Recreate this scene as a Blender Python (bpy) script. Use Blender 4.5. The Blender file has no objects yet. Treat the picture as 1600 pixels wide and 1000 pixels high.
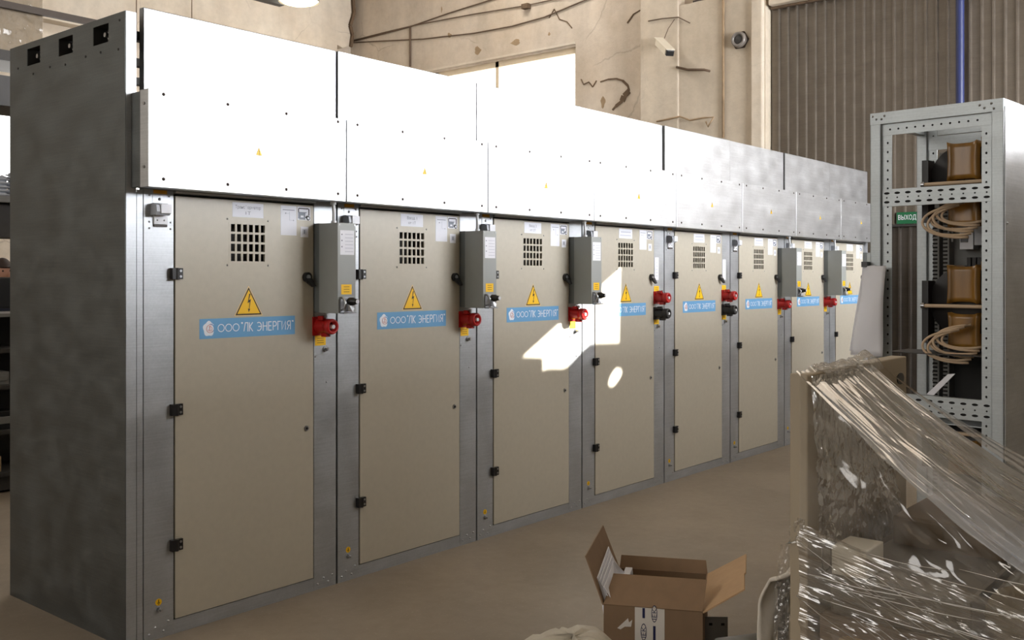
import bpy, bmesh, math, random
from mathutils import Vector, Matrix, noise
random.seed(7)
SC = bpy.context.scene
COL = SC.collection
R = math.radians
PI = math.pi

# ------------------------------------------------------------------ camera
TH = R(39.775); FPX = 1539.5; HZ = 433.6; CAM = Vector((-2.365, -4.150, 1.660))
FW = Vector((math.cos(TH), math.sin(TH), 0)); RT = Vector((math.sin(TH), -math.cos(TH), 0))
cd = bpy.data.cameras.new('camera'); co = bpy.data.objects.new('camera', cd); COL.objects.link(co)
cd.sensor_width = 36; cd.lens = FPX / 1600 * 36; cd.shift_y = -(500 - HZ) / 1600
cd.clip_end = 200; cd.clip_start = 0.05
co.location = CAM; co.rotation_euler = (R(90), 0, TH - R(90))
SC.camera = co

def at(u, v, t):
    k = (u - 800) / FPX
    return CAM + (FW + RT * k) * t + Vector((0, 0, -(v - HZ) / FPX * t))
def on_y(u, v, y=0.0):
    k = (u - 800) / FPX; d = FW + RT * k; return at(u, v, (y - CAM.y) / d.y)
def on_x(u, v, x):
    k = (u - 800) / FPX; d = FW + RT * k; return at(u, v, (x - CAM.x) / d.x)

# ------------------------------------------------------------------ materials
M = {}
def nt(name):
    m = bpy.data.materials.new(name); m.use_nodes = True
    t = m.node_tree; b = t.nodes['Principled BSDF']; M[name] = m
    return m, t, b
def lin(c):
    return tuple(((x / 255) / 12.92 if x / 255 < .04045 else ((x / 255 + .055) / 1.055) ** 2.4) for x in c) + (1,)
def noise_ramp(t, scale, p0, p1, c0, c1, detail=4, stretch=None, rough=.55):
    tc = t.nodes.new('ShaderNodeTexCoord'); mp = t.nodes.new('ShaderNodeMapping')
    t.links.new(tc.outputs['Object'], mp.inputs[0])
    if stretch: mp.inputs['Scale'].default_value = stretch
    n = t.nodes.new('ShaderNodeTexNoise'); n.inputs['Scale'].default_value = scale; n.inputs['Detail'].default_value = detail
    n.inputs['Roughness'].default_value = rough
    t.links.new(mp.outputs[0], n.inputs[0])
    r = t.nodes.new('ShaderNodeValToRGB'); t.links.new(n.outputs[0], r.inputs[0])
    r.color_ramp.elements[0].position = p0; r.color_ramp.elements[1].position = p1
    r.color_ramp.elements[0].color = c0; r.color_ramp.elements[1].color = c1
    return r, n, mp
def g(v): return (v, v, v, 1)
def simple(name, rgb, rough=.5, metal=0., var=.08, scale=8, bump=0., bscale=60, emit=None, stretch=None, spec=.5):
    m, t, b = nt(name)
    c = lin(rgb)
    lo = tuple(x * (1 - var) for x in c[:3]) + (1,); hi = tuple(min(1, x * (1 + var)) for x in c[:3]) + (1,)
    r, n, mp = noise_ramp(t, scale, .3, .7, lo, hi, stretch=stretch)
    t.links.new(r.outputs[0], b.inputs['Base Color'])
    b.inputs['Roughness'].default_value = rough; b.inputs['Metallic'].default_value = metal
    b.inputs['Specular IOR Level'].default_value = spec
    if bump:
        n2 = t.nodes.new('ShaderNodeTexNoise'); n2.inputs['Scale'].default_value = bscale
        t.links.new(mp.outputs[0], n2.inputs[0])
        bp = t.nodes.new('ShaderNodeBump'); bp.inputs['Strength'].default_value = bump; bp.inputs['Distance'].default_value = .01
        t.links.new(n2.outputs[0], bp.inputs['Height']); t.links.new(bp.outputs[0], b.inputs['Normal'])
    if emit:
        b.inputs['Emission Color'].default_value = lin(rgb); b.inputs['Emission Strength'].default_value = emit
    return m

def galvanised(name, rgb, r0, r1, metal=1.0, wave=.02):
    m, t, b = nt(name)
    c = lin(rgb)
    ra, n, mp = noise_ramp(t, 5, .3, .72, tuple(x * .86 for x in c[:3]) + (1,), tuple(min(1, x * 1.06) for x in c[:3]) + (1,), stretch=(1, 1, 1.6))
    rb, n2, mp2 = noise_ramp(t, 3, .35, .7, g(.90), g(1.0), stretch=(1.2, 1.2, 55), detail=2)     # faint rolling lines
    rc, n3, mp3 = noise_ramp(t, 90, .3, .7, g(.93), g(1.0), detail=2)                              # zinc grain
    mx = t.nodes.new('ShaderNodeMixRGB'); mx.blend_type = 'MULTIPLY'; mx.inputs[0].default_value = 1
    t.links.new(ra.outputs[0], mx.inputs[1]); t.links.new(rb.outputs[0], mx.inputs[2])
    mx2 = t.nodes.new('ShaderNodeMixRGB'); mx2.blend_type = 'MULTIPLY'; mx2.inputs[0].default_value = 1
    t.links.new(mx.outputs[0], mx2.inputs[1]); t.links.new(rc.outputs[0], mx2.inputs[2])
    t.links.new(mx2.outputs[0], b.inputs['Base Color'])
    b.inputs['Metallic'].default_value = metal
    mr = t.nodes.new('ShaderNodeMapRange'); t.links.new(n.outputs[0], mr.inputs[0])
    mr.inputs[1].default_value = .3; mr.inputs[2].default_value = .7; mr.inputs[3].default_value = r0; mr.inputs[4].default_value = r1
    t.links.new(mr.outputs[0], b.inputs['Roughness'])
    tc = t.nodes.new('ShaderNodeTexCoord')
    nw = t.nodes.new('ShaderNodeTexNoise'); nw.inputs['Scale'].default_value = 1.6; nw.inputs['Detail'].default_value = 1
    t.links.new(tc.outputs['Object'], nw.inputs[0])
    bp = t.nodes.new('ShaderNodeBump'); bp.inputs['Strength'].default_value = 1; bp.inputs['Distance'].default_value = wave
    t.links.new(nw.outputs[0], bp.inputs['Height']); t.links.new(bp.outputs[0], b.inputs['Normal'])
    return m

galvanised('galvanised_sheet', (206, 208, 210), .38, .46, metal=.94, wave=.0012)
galvanised('galvanised_post', (186, 190, 194), .40, .55, metal=.75, wave=.003)
galvanised('galvanised_dull', (150, 152, 152), .42, .55, wave=.01)
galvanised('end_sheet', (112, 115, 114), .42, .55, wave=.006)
galvanised('rack_metal', (178, 184, 186), .40, .52, metal=.6, wave=.003)
simple('door_paint', (182, 176, 161), rough=.42, var=.03, scale=30, bump=.05, bscale=260)
simple('box_grey', (150, 154, 152), rough=.42, var=.03)
simple('box_grey_base', (112, 118, 120), rough=.5, var=.03)
simple('black_plastic', (22, 22, 24), rough=.35, var=.1)
simple('dark_inside', (34, 33, 32), rough=.7, var=.2)
simple('gap_black', (16, 16, 16), rough=.9, var=.1)
simple('steel', (178, 180, 184), rough=.28, metal=1, var=.1)
simple('white_plastic', (214, 216, 222), rough=.4, var=.02)
simple('grey_plastic', (168, 172, 180), rough=.4, var=.02)
simple('paper', (226, 228, 236), rough=.7, var=.02)
simple('paper_ink', (120, 124, 138), rough=.7, var=.02)
simple('paper_line', (196, 199, 210), rough=.7, var=.02)
simple('sticker_grey', (132, 138, 150), rough=.6, var=.05)
simple('sticker_black', (18, 18, 26), rough=.6, var=.05)
simple('yellow', (246, 196, 14), rough=.5, var=.03)
simple('yellow_pale', (240, 210, 140), rough=.5, var=.03)
simple('yellow_ink', (132, 100, 14), rough=.6, var=.03)
simple('sign_black', (40, 26, 14), rough=.5, var=.05)
simple('banner_blue', (104, 164, 212), rough=.45, var=.04)
simple('banner_white', (232, 238, 246), rough=.5, var=.01)
simple('logo_red', (206, 128, 120), rough=.5, var=.05)
simple('plug_red', (176, 26, 26), rough=.35, var=.06)
simple('plug_black', (30, 30, 32), rough=.4, var=.06)
simple('orange_tag', (216, 154, 40), rough=.5, var=.04)
simple('cable_white', (206, 208, 210), rough=.45, var=.02)
simple('cable_beige', (196, 172, 144), rough=.5, var=.04)
simple('cable_brown', (96, 78, 62), rough=.7, var=.1)
simple('amber_coil', (134, 96, 38), rough=.3, var=.35, scale=14, stretch=(1, 1, .2), bump=.1, bscale=20)
simple('coil_core', (38, 36, 36), rough=.5, var=.2)
simple('blue_pipe', (34, 44, 88), rough=.4, var=.1)
simple('cardboard', (132, 108, 84), rough=.8, var=.05, scale=20, stretch=(1, 1, .3))
simple('cardboard_inner', (186, 154, 118), rough=.8, var=.05, scale=20)
simple('cardboard_edge', (84, 62, 42), rough=.9, var=.1)
simple('tape_white', (214, 210, 204), rough=.3, var=.04)
simple('tape_blue', (24, 30, 74), rough=.4, var=.1)
simple('cloth_white', (200, 194, 184), rough=.9, var=.08, scale=6, bump=.25, bscale=40)
simple('bag_white', (190, 184, 170), rough=.5, var=.1, scale=9, bump=.3, bscale=30)
simple('panel_beige', (158, 146, 126), rough=.5, var=.05, scale=3)
simple('load_brown', (100, 82, 62), rough=.6, var=.25, scale=3)
simple('load_grey', (88, 80, 68), rough=.4, var=.15, scale=4)
simple('load_tan', (176, 152, 116), rough=.45, var=.12, scale=4)
simple('load_tan2', (132, 116, 92), rough=.6, var=.15, scale=3)
simple('load_white', (226, 220, 206), rough=.4, var=.04, scale=4)
simple('load_metal', (150, 140, 120), rough=.25, metal=1, var=.2, scale=4)
simple('wood', (150, 118, 82), rough=.8, var=.15, scale=4, stretch=(8, 8, 1))
simple('beam_brown', (62, 52, 44), rough=.6, var=.1)
simple('shelf_dark', (52, 50, 48), rough=.6, var=.15)
simple('shelf_grey', (120, 120, 118), rough=.6, var=.1)
simple('skin', (176, 128, 104), rough=.55, var=.06)
simple('hair', (44, 28, 22), rough=.6, var=.2)
simple('work_cloth', (30, 34, 48), rough=.9, var=.15)
simple('shoe_black', (20, 18, 18), rough=.6, var=.1)
simple('sign_green', (14, 92, 56), rough=.5, var=.04)
simple('camera_white', (214, 206, 188), rough=.4, var=.03)
simple('speaker_grey', (118, 112, 106), rough=.35, var=.05)
simple('speaker_dark', (48, 46, 44), rough=.6, var=.1)
simple('frame_paint', (206, 190, 164), rough=.6, var=.05)
simple('lamp_metal', (150, 146, 136), rough=.4, metal=.6, var=.05)
simple('concrete_beam', (188, 170, 146), rough=.85, var=.12, scale=2, bump=.2, bscale=20)
simple('plaster_scar', (150, 128, 100), rough=.9, var=.2, scale=7)
simple('crack_dark', (96, 78, 60), rough=.95, var=.25, scale=9)

def emitter(name, rgb, s):
    m, t, b = nt(name)
    e = t.nodes.new('ShaderNodeEmission'); e.inputs[0].default_value = lin(rgb); e.inputs[1].default_value = s
    t.links.new(e.outputs[0], t.nodes['Material Output'].inputs[0])
    return m
emitter('daylight_pane', (250, 251, 255), 46.0)
emitter('dim_pane', (250, 250, 252), 9.0)  # upper window row, glow made weaker to keep the window light low
emitter('far_pane', (255, 252, 246), 5.0)
emitter('lamp_glow', (255, 240, 205), 4.0)
emitter('roof_fill', (255, 250, 242), 1.0)
emitter('rear_roof_fill', (255, 250, 244), 17.0)
emitter('glint_fill_glow', (255, 248, 236), 7.0)
emitter('side_fill_glow', (255, 250, 244), 4.6)

# aged plaster: patches, stains, cracks
def plaster(name, rgb, rgb2, crack=.5):
    m, t, b = nt(name)
    r1, n1, mp = noise_ramp(t, .9, .32, .68, lin(rgb2), lin(rgb), detail=6, rough=.65)
    r2, n2, _ = noise_ramp(t, 6, .25, .6, g(.86), g(1), detail=6, rough=.7)
    r3, n3, _ = noise_ramp(t, .7, .35, .6, g(.84), g(1), stretch=(3, 3, .35), detail=3)
    a = t.nodes.new('ShaderNodeMixRGB'); a.blend_type = 'MULTIPLY'; a.inputs[0].default_value = 1
    t.links.new(r1.outputs[0], a.inputs[1]); t.links.new(r2.outputs[0], a.inputs[2])
    a2 = t.nodes.new('ShaderNodeMixRGB'); a2.blend_type = 'MULTIPLY'; a2.inputs[0].default_value = .8
    t.links.new(a.outputs[0], a2.inputs[1]); t.links.new(r3.outputs[0], a2.inputs[2])
    vo = t.nodes.new('ShaderNodeTexVoronoi'); vo.feature = 'DISTANCE_TO_EDGE'; vo.inputs['Scale'].default_value = .75
    mw = t.nodes.new('ShaderNodeMixRGB'); mw.inputs[0].default_value = .16
    t.links.new(mp.outputs[0], mw.inputs[1])
    nz = t.nodes.new('ShaderNodeTexNoise'); nz.inputs['Scale'].default_value = 3.5; nz.inputs['Detail'].default_value = 5
    t.links.new(mp.outputs[0], nz.inputs[0]); t.links.new(nz.outputs['Color'], mw.inputs[2])
    t.links.new(mw.outputs[0], vo.inputs['Vector'])
    cr = t.nodes.new('ShaderNodeValToRGB'); t.links.new(vo.outputs['Distance'], cr.inputs[0])
    cr.color_ramp.elements[0].position = .002; cr.color_ramp.elements[1].position = .008
    cr.color_ramp.elements[0].color = g(.55); cr.color_ramp.elements[1].color = g(1)
    mk, nk, _ = noise_ramp(t, .55, .5, .56, g(0), g(crack))
    a3 = t.nodes.new('ShaderNodeMixRGB'); a3.blend_type = 'MULTIPLY'
    t.links.new(mk.outputs[0], a3.inputs[0]); t.links.new(a2.outputs[0], a3.inputs[1]); t.links.new(cr.outputs[0], a3.inputs[2])
    t.links.new(a3.outputs[0], b.inputs['Base Color']); b.inputs['Roughness'].default_value = .9
    bp = t.nodes.new('ShaderNodeBump'); bp.inputs['Strength'].default_value = .35; bp.inputs['Distance'].default_value = .02
    t.links.new(n2.outputs[0], bp.inputs['Height']); t.links.new(bp.outputs[0], b.inputs['Normal'])
    return m
plaster('plaster', (206, 194, 178), (190, 174, 154))
plaster('plaster_pale', (212, 202, 186), (200, 186, 166))
plaster('plaster_grey', (188, 183, 173), (174, 168, 157), crack=.1)
plaster('plaster_plain', (204, 192, 174), (194, 180, 160), crack=.1)

def floor_mat():
    m, t, b = nt('dusty_concrete')
    r1, n1, mp = noise_ramp(t, .8, .3, .7, lin((128, 117, 103)), lin((152, 140, 124)), detail=7, rough=.6)
    r2, n2, _ = noise_ramp(t, 14, .3, .6, g(.92), g(1), detail=5)
    r3, n3, _ = noise_ramp(t, 60, .66, .72, g(1), g(1.18), detail=1)
    a = t.nodes.new('ShaderNodeMixRGB'); a.blend_type = 'MULTIPLY'; a.inputs[0].default_value = 1
    t.links.new(r1.outputs[0], a.inputs[1]); t.links.new(r2.outputs[0], a.inputs[2])
    a2 = t.nodes.new('ShaderNodeMixRGB'); a2.blend_type = 'MULTIPLY'; a2.inputs[0].default_value = 1
    t.links.new(a.outputs[0], a2.inputs[1]); t.links.new(r3.outputs[0], a2.inputs[2])
    t.links.new(a2.outputs[0], b.inputs['Base Color'])
    b.inputs['Roughness'].default_value = .55
    bp = t.nodes.new('ShaderNodeBump'); bp.inputs['Strength'].default_value = .15; bp.inputs['Distance'].default_value = .01
    t.links.new(n2.outputs[0], bp.inputs['Height']); t.links.new(bp.outputs[0], b.inputs['Normal'])
floor_mat()
galvanised('cladding', (128, 120, 110), .40, .52, metal=.85, wave=.01)
galvanised('cladding_shaded', (96, 90, 84), .4, .55, metal=.75, wave=.01)  # darker copy of cladding, the shade below the exit sign put into its colour

# clear stretch film: transparent with haze streaks and shine
def film(name, haze0, haze1, stretch, scale, gloss, tint=(255, 250, 240), bump=.5):
    m, t, b = nt(name)
    t.nodes.remove(b)
    out = t.nodes['Material Output']
    tc = t.nodes.new('ShaderNodeTexCoord'); mp = t.nodes.new('ShaderNodeMapping'); mp.inputs['Scale'].default_value = stretch
    t.links.new(tc.outputs['UV'], mp.inputs[0])
    n = t.nodes.new('ShaderNodeTexNoise'); n.inputs['Scale'].default_value = scale; n.inputs['Detail'].default_value = 6; n.inputs['Roughness'].default_value = .62
    n.inputs['Distortion'].default_value = .15
    t.links.new(mp.outputs[0], n.inputs[0])
    mr = t.nodes.new('ShaderNodeMapRange'); t.links.new(n.outputs[0], mr.inputs[0])
    mr.inputs[1].default_value = .38; mr.inputs[2].default_value = .72; mr.inputs[3].default_value = haze0; mr.inputs[4].default_value = haze1
    bp = t.nodes.new('ShaderNodeBump'); bp.inputs['Strength'].default_value = bump; bp.inputs['Distance'].default_value = .03
    nb = t.nodes.new('ShaderNodeTexNoise'); nb.inputs['Scale'].default_value = scale; nb.inputs['Detail'].default_value = 1.5; t.links.new(mp.outputs[0], nb.inputs[0])
    t.links.new(nb.outputs[0], bp.inputs['Height'])
    tr = t.nodes.new('ShaderNodeBsdfTransparent'); tr.inputs[0].default_value = (.96, .955, .94, 1)
    di = t.nodes.new('ShaderNodeBsdfDiffuse'); di.inputs[0].default_value = lin(tint)
    tl = t.nodes.new('ShaderNodeBsdfTranslucent'); tl.inputs[0].default_value = lin(tint)
    ad = t.nodes.new('ShaderNodeMixShader'); ad.inputs[0].default_value = .4
    t.links.new(di.outputs[0], ad.inputs[1]); t.links.new(tl.outputs[0], ad.inputs[2])
    m1 = t.nodes.new('ShaderNodeMixShader'); t.links.new(mr.outputs[0], m1.inputs[0]); t.links.new(tr.outputs[0], m1.inputs[1]); t.links.new(ad.outputs[0], m1.inputs[2])
    gl = t.nodes.new('ShaderNodeBsdfGlossy'); gl.inputs['Roughness'].default_value = .09
    t.links.new(bp.outputs[0], gl.inputs['Normal']); t.links.new(bp.outputs[0], di.inputs['Normal'])
    lw = t.nodes.new('ShaderNodeLayerWeight'); lw.inputs[0].default_value = .35; t.links.new(bp.outputs[0], lw.inputs['Normal'])
    ma = t.nodes.new('ShaderNodeMath'); ma.operation = 'MULTIPLY_ADD'; ma.inputs[1].default_value = .5; ma.inputs[2].default_value = gloss; ma.use_clamp = True
    t.links.new(lw.outputs['Fresnel'], ma.inputs[0])
    m2 = t.nodes.new('ShaderNodeMixShader'); t.links.new(ma.outputs[0], m2.inputs[0]); t.links.new(m1.outputs[0], m2.inputs[1]); t.links.new(gl.outputs[0], m2.inputs[2])
    t.links.new(m2.outputs[0], out.inputs[0])
    return m
film('film_tent', .26, .62, (9, 1.3, 1), 1.8, .07, tint=(238, 243, 250), bump=.3)
film('film_tight', .0, .12, (1.6, 30, 1), 2.4, .18, bump=.30)
film('film_crumple', .02, .30, (4, 4, 1), 2.5, .14, bump=.5)
film('film_clear', .0, .14, (5, 3, 1), 2.0, .08, bump=.25)
film('film_strand', .3, .75, (1, 1, 1), 2.0, .2, bump=.1)

# ------------------------------------------------------------------ mesh builder
class MB:
    def __init__(s): s.v = []; s.f = []; s.m = []; s.mats = []; s.sm = []
    def mi(s, mat):
        if mat not in s.mats: s.mats.append(mat)
        return s.mats.index(mat)
    def add(s, vs, fs, mat, smooth=False):
        o = len(s.v); k = s.mi(mat)
        s.v += [tuple(v) for v in vs]
        for f in fs: s.f.append(tuple(i + o for i in f)); s.m.append(k); s.sm.append(smooth)
        return s
    def box(s, a, b, mat):
        x0, x1 = sorted((a[0], b[0])); y0, y1 = sorted((a[1], b[1])); z0, z1 = sorted((a[2], b[2]))
        return s.add([(x0,y0,z0),(x1,y0,z0),(x1,y1,z0),(x0,y1,z0),(x0,y0,z1),(x1,y0,z1),(x1,y1,z1),(x0,y1,z1)],
                     [(0,3,2,1),(4,5,6,7),(0,1,5,4),(1,2,6,5),(2,3,7,6),(3,0,4,7)], mat)
    def bar(s, p, q, w, h, mat, up=(0, 0, 1)):
        p, q = Vector(p), Vector(q); d = (q - p).normalized(); u = Vector(up)
        if abs(d.dot(u)) > .95: u = Vector((1, 0, 0))
        a = d.cross(u).normalized() * w / 2; b2 = a.cross(d).normalized() * h / 2
        vs = [p - a - b2, p + a - b2, p + a + b2, p - a + b2, q - a - b2, q + a - b2, q + a + b2, q - a + b2]
        return s.add(vs, [(0,1,2,3),(7,6,5,4),(0,4,5,1),(1,5,6,2),(2,6,7,3),(3,7,4,0)], mat)
    def cyl(s, p, q, r, mat, n=16, r2=None, cap=True, smooth=True):
        p, q = Vector(p), Vector(q); r2 = r if r2 is None else r2
        d = (q - p).normalized(); u = Vector((0, 0, 1)) if abs(d.z) < .9 else Vector((1, 0, 0))
        a = d.cross(u).normalized(); b2 = a.cross(d)
        vs = []
        for i in range(n):
            t = 2 * PI * i / n; o = a * math.cos(t) + b2 * math.sin(t); vs += [p + o * r, q + o * r2]
        s.add(vs, [(2*i, 2*((i+1) % n), 2*((i+1) % n)+1, 2*i+1) for i in range(n)], mat, smooth)
        if cap:
            s.add([vs[2*i] for i in range(n)], [tuple(range(n))[::-1]], mat); s.add([vs[2*i+1] for i in range(n)], [tuple(range(n))], mat)
        return s
    def tube(s, pts, r, mat, n=8):
        pts = [Vector(p) for p in pts]; vs = []; fs = []
        pa = None
        for i, p in enumerate(pts):
            d = (pts[min(i+1, len(pts)-1)] - pts[max(i-1, 0)]).normalized()
            if pa is None:
                u = Vector((0, 0, 1)) if abs(d.z) < .9 else Vector((1, 0, 0)); a = d.cross(u).normalized()
            else:
                a = (pa - d * pa.dot(d)).normalized()
            pa = a; b2 = d.cross(a)
            for k in range(n):
                t = 2 * PI * k / n; vs.append(p + (a * math.cos(t) + b2 * math.sin(t)) * r)
        for i in range(len(pts) - 1):
            for k in range(n): fs.append((i*n+k, i*n+(k+1) % n, (i+1)*n+(k+1) % n, (i+1)*n+k))
        fs.append(tuple(range(n))[::-1]); fs.append(tuple((len(pts)-1)*n+k for k in range(n)))
        return s.add(vs, fs, mat, True)
    def lathe(s, o, axis, prof, mat, n=20):       # prof: (distance along axis, radius)
        o = Vector(o); d = Vector(axis).normalized(); u = Vector((0, 0, 1)) if abs(d.z) < .9 else Vector((1, 0, 0))
        a = d.cross(u).normalized(); b2 = a.cross(d); vs = []; fs = []
        for (h, r) in prof:
            for k in range(n):
                t = 2 * PI * k / n; vs.append(o + d * h + (a * math.cos(t) + b2 * math.sin(t)) * r)
        for i in range(len(prof) - 1):
            for k in range(n): fs.append((i*n+k, i*n+(k+1) % n, (i+1)*n+(k+1) % n, (i+1)*n+k))
        return s.add(vs, fs, mat, True)
    def prism(s, poly, off, mat):                  # poly: 3D points, extruded by off
        off = Vector(off); n = len(poly); vs = [Vector(p) for p in poly] + [Vector(p) + off for p in poly]
        return s.add(vs, [tuple(range(n)), tuple(range(2*n-1, n-1, -1))] + [(i, i+n, (i+1) % n + n, (i+1) % n) for i in range(n)], mat)
    def mesh(s, name, bevel=0):
        me = bpy.data.meshes.new(name); me.from_pydata(s.v, [], s.f)
        for k in s.mats: me.materials.append(M[k])
        for i, p in enumerate(me.polygons): p.material_index = s.m[i]; p.use_smooth = s.sm[i]
        bm = bmesh.new(); bm.from_mesh(me); bmesh.ops.recalc_face_normals(bm, faces=bm.faces); bm.to_mesh(me); bm.free()
        me.update(); return me
    def put(s, name, parent=None, loc=(0, 0, 0), bevel=0, **kw):
        return link(s.mesh(name), name, parent, loc, bevel, **kw)

def link(me, name, parent=None, loc=(0, 0, 0), bevel=0, label=None, cat=None, group=None, kind=None):
    o = bpy.data.objects.new(name, me); COL.objects.link(o); o.location = loc
    if parent: o.parent = parent
    if bevel:
        b = o.modifiers.new('bevel', 'BEVEL'); b.width = bevel; b.segments = 2; b.limit_method = 'ANGLE'; b.angle_limit = R(40)
    return tag(o, label, cat, group, kind)
def tag(o, label=None, cat=None, group=None, kind=None):
    if label: o['label'] = label
    if cat: o['category'] = cat
    if group: o['group'] = group
    if kind: o['kind'] = kind
    return o
def thing(name, label, cat, loc=(0, 0, 0), rz=0, group=None):
    o = bpy.data.objects.new(name, None); COL.objects.link(o); o.location = loc; o.rotation_euler = (0, 0, rz)
    o.empty_display_size = .1
    return tag(o, label, cat, group)

# lettering: outlines of a font curve turned into a mesh, laid on the plane x-z facing -y
_TXT = {}
def text_geo(txt, size, sx=1.0, bold=0.0):
    key = (txt, size, sx, bold)
    if key in _TXT: return _TXT[key]
    c = bpy.data.curves.new('lettering', 'FONT'); c.body = txt; c.size = size; c.align_x = 'LEFT'; c.offset = bold; c.resolution_u = 8
    o = bpy.data.objects.new('lettering', c); COL.objects.link(o)
    dg = bpy.context.evaluated_depsgraph_get(); me = bpy.data.meshes.new_from_object(o.evaluated_get(dg))
    vs = [(v.co.x * sx, v.co.y) for v in me.vertices]; fs = [tuple(p.vertices) for p in me.polygons]
    bpy.data.objects.remove(o); bpy.data.curves.remove(c); bpy.data.meshes.remove(me)
    _TXT[key] = (vs, fs); return vs, fs
def letters(mb, txt, x0, x1, z0, z1, y, mat, bold=0.0):
    vs, fs = text_geo(txt, 1.0, 1.0, bold)
    if not vs: return
    ax = min(v[0] for v in vs); bx = max(v[0] for v in vs); az = min(v[1] for v in vs); bz = max(v[1] for v in vs)
    kx = (x1 - x0) / (bx - ax); kz = (z1 - z0) / (bz - az)
    mb.add([(x0 + (v[0] - ax) * kx, y, z0 + (v[1] - az) * kz) for v in vs], fs, mat)

# ------------------------------------------------------------------ the hall
XF, YB, YF, XL, ZC = 10.9, 11.15, -8.0, -9.0, 8.2
mb = MB(); mb.add([(XL, YF, 0), (XF, YF, 0), (XF, YB, 0), (XL, YB, 0)], [(0, 1, 2, 3)], 'dusty_concrete'); mb.put('floor', kind='structure')
MB().box((XL, YF, ZC), (XF, YB, ZC + .3), 'plaster_plain').put('ceiling', kind='structure')
MB().box((XL - .3, YF, 0), (XL, YB, ZC), 'plaster_grey').put('wall_left', kind='structure')
# back wall (along the row, far left), set out in precast slabs, opening for a window low down behind the shelving
wb = MB()
wb.box((XL, YB, 0), (XF, YB + .3, 3.0), 'plaster_pale'); wb.box((XL, YB, 4.15), (XF, YB + .3, ZC), 'plaster_pale')
wb.box((XL, YB, 3.0), (2.6, YB + .3, 4.15), 'plaster_pale'); wb.box((6.4, YB, 3.0), (XF, YB + .3, 4.15), 'plaster_pale')
wb.put('wall_back', kind='structure')
MB().box((2.6, YB + .1, 3.0), (6.4, YB + .12, 4.15), 'far_pane').put('window_3', kind='structure')
# thin joints between the slabs
j = MB()
for x in (6.1, 7.12): j.box((x - .008, YB - .254, 5.6), (x + .008, YB - .25, ZC), 'crack_dark')
j.box((2.0, YB - .254, 6.62), (7.12, YB - .25, 6.635), 'crack_dark')
j.put('trim_1', kind='structure')
# big precast girder end that stops short of the corner
gd = MB()
gp = [(XL, 5.6), (10.30, 5.6), (10.34, 6.24), (10.48, 6.20), (10.62, 6.28), (10.66, 6.55), (10.60, 6.72), (10.70, 6.95), (10.66, 7.4), (10.72, ZC), (XL, ZC)]
gd.prism([(x, YB - .25, z) for x, z in gp], (0, .25, 0), 'plaster_pale'); gd.put('trim_2', kind='structure')
ck = MB(); pts = [(10.68, 6.26), (10.72, 6.5), (10.66, 6.68), (10.76, 6.95), (10.72, 7.4), (10.78, ZC)]
for a, b in zip(pts, pts[1:]): ck.bar((a[0], YB - .26, a[1]), (b[0], YB - .26, b[1]), .06, .05, 'crack_dark', up=(0, 1, 0))
ck.put('trim_3', kind='structure')

# far wall with the bright window and metal cladding
wf = MB(); th = .35
wy0, wy1, wz0, wz1 = 5.52, 10.0, 3.3, 5.50
def farbox(y0, y1, z0, z1, mat='plaster', x0=XF, x1=XF + th): wf.box((x0, y0, z0), (x1, y1, z1), mat)
farbox(2.05, wy0, 0, ZC); farbox(wy1, YB, 0, ZC); farbox(wy0, wy1, 0, wz0); farbox(wy0, wy1, wz1, ZC)
farbox(YF, 2.05, 5.50, ZC)
farbox(YF, 2.05, 0, 5.5, 'plaster_plain', XF + .12)
wf.put('wall_far', kind='structure')
# lintel strip above the window, a light narrow ledge
MB().box((XF - .03, wy0 - .0, wz1 + .04), (XF, wy1, wz1 + .075), 'plaster_pale').put('trim_4', kind='structure')
w = MB()
w.box((XF + .12, wy0, wz0), (XF + .14, wy1, wz1), 'far_pane')
wo = w.put('window_1', kind='structure')
fr = MB()
for y in (wy0 + .0, 7.27, 8.75, wy1): fr.box((XF + .04, y - .035, wz0), (XF + .12, y + .035, wz1), 'frame_paint')
fr.box((XF + .04, wy0, wz1 - .10), (XF + .12, wy1, wz1), 'frame_paint'); fr.box((XF + .04, wy0, wz0), (XF + .12, wy1, wz0 + .08), 'frame_paint')
fr.put('window_frame', wo)
# pilaster and the thicker brick pier beside it
MB().box((XF - .22, 3.45, 0), (XF, 4.12, ZC), 'plaster_plain').put('trim_5', kind='structure', bevel=.015)
pr = MB(); n = 16
top = [5.78 + .03 * noise.noise(Vector((i * .7, 3, 1))) for i in range(n + 1)]
pr.prism([(XF - .18, 3.46, 0)] + [(XF - .18, 3.46 - i * (3.46 - 2.05) / n, top[i]) for i in range(n + 1)] + [(XF - .18, 2.05, 0)], (.18, 0, 0), 'plaster_plain')
pr.put('trim_6', kind='structure')
MB().box((XF - .26, 2.06, 0), (XF - .17, 2.24, 5.62), 'plaster_pale').put('trim_7', kind='structure', bevel=.02)
# lintel over the cladding
lt = MB(); lt.box((XF - .2, YF, 5.52), (XF, 2.0, 5.80), 'plaster_plain'); lt.box((XF - .1, YF, 5.49), (XF, 2.02, 5.52), 'crack_dark')
lt.put('trim_8', kind='structure', bevel=.02)

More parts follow.
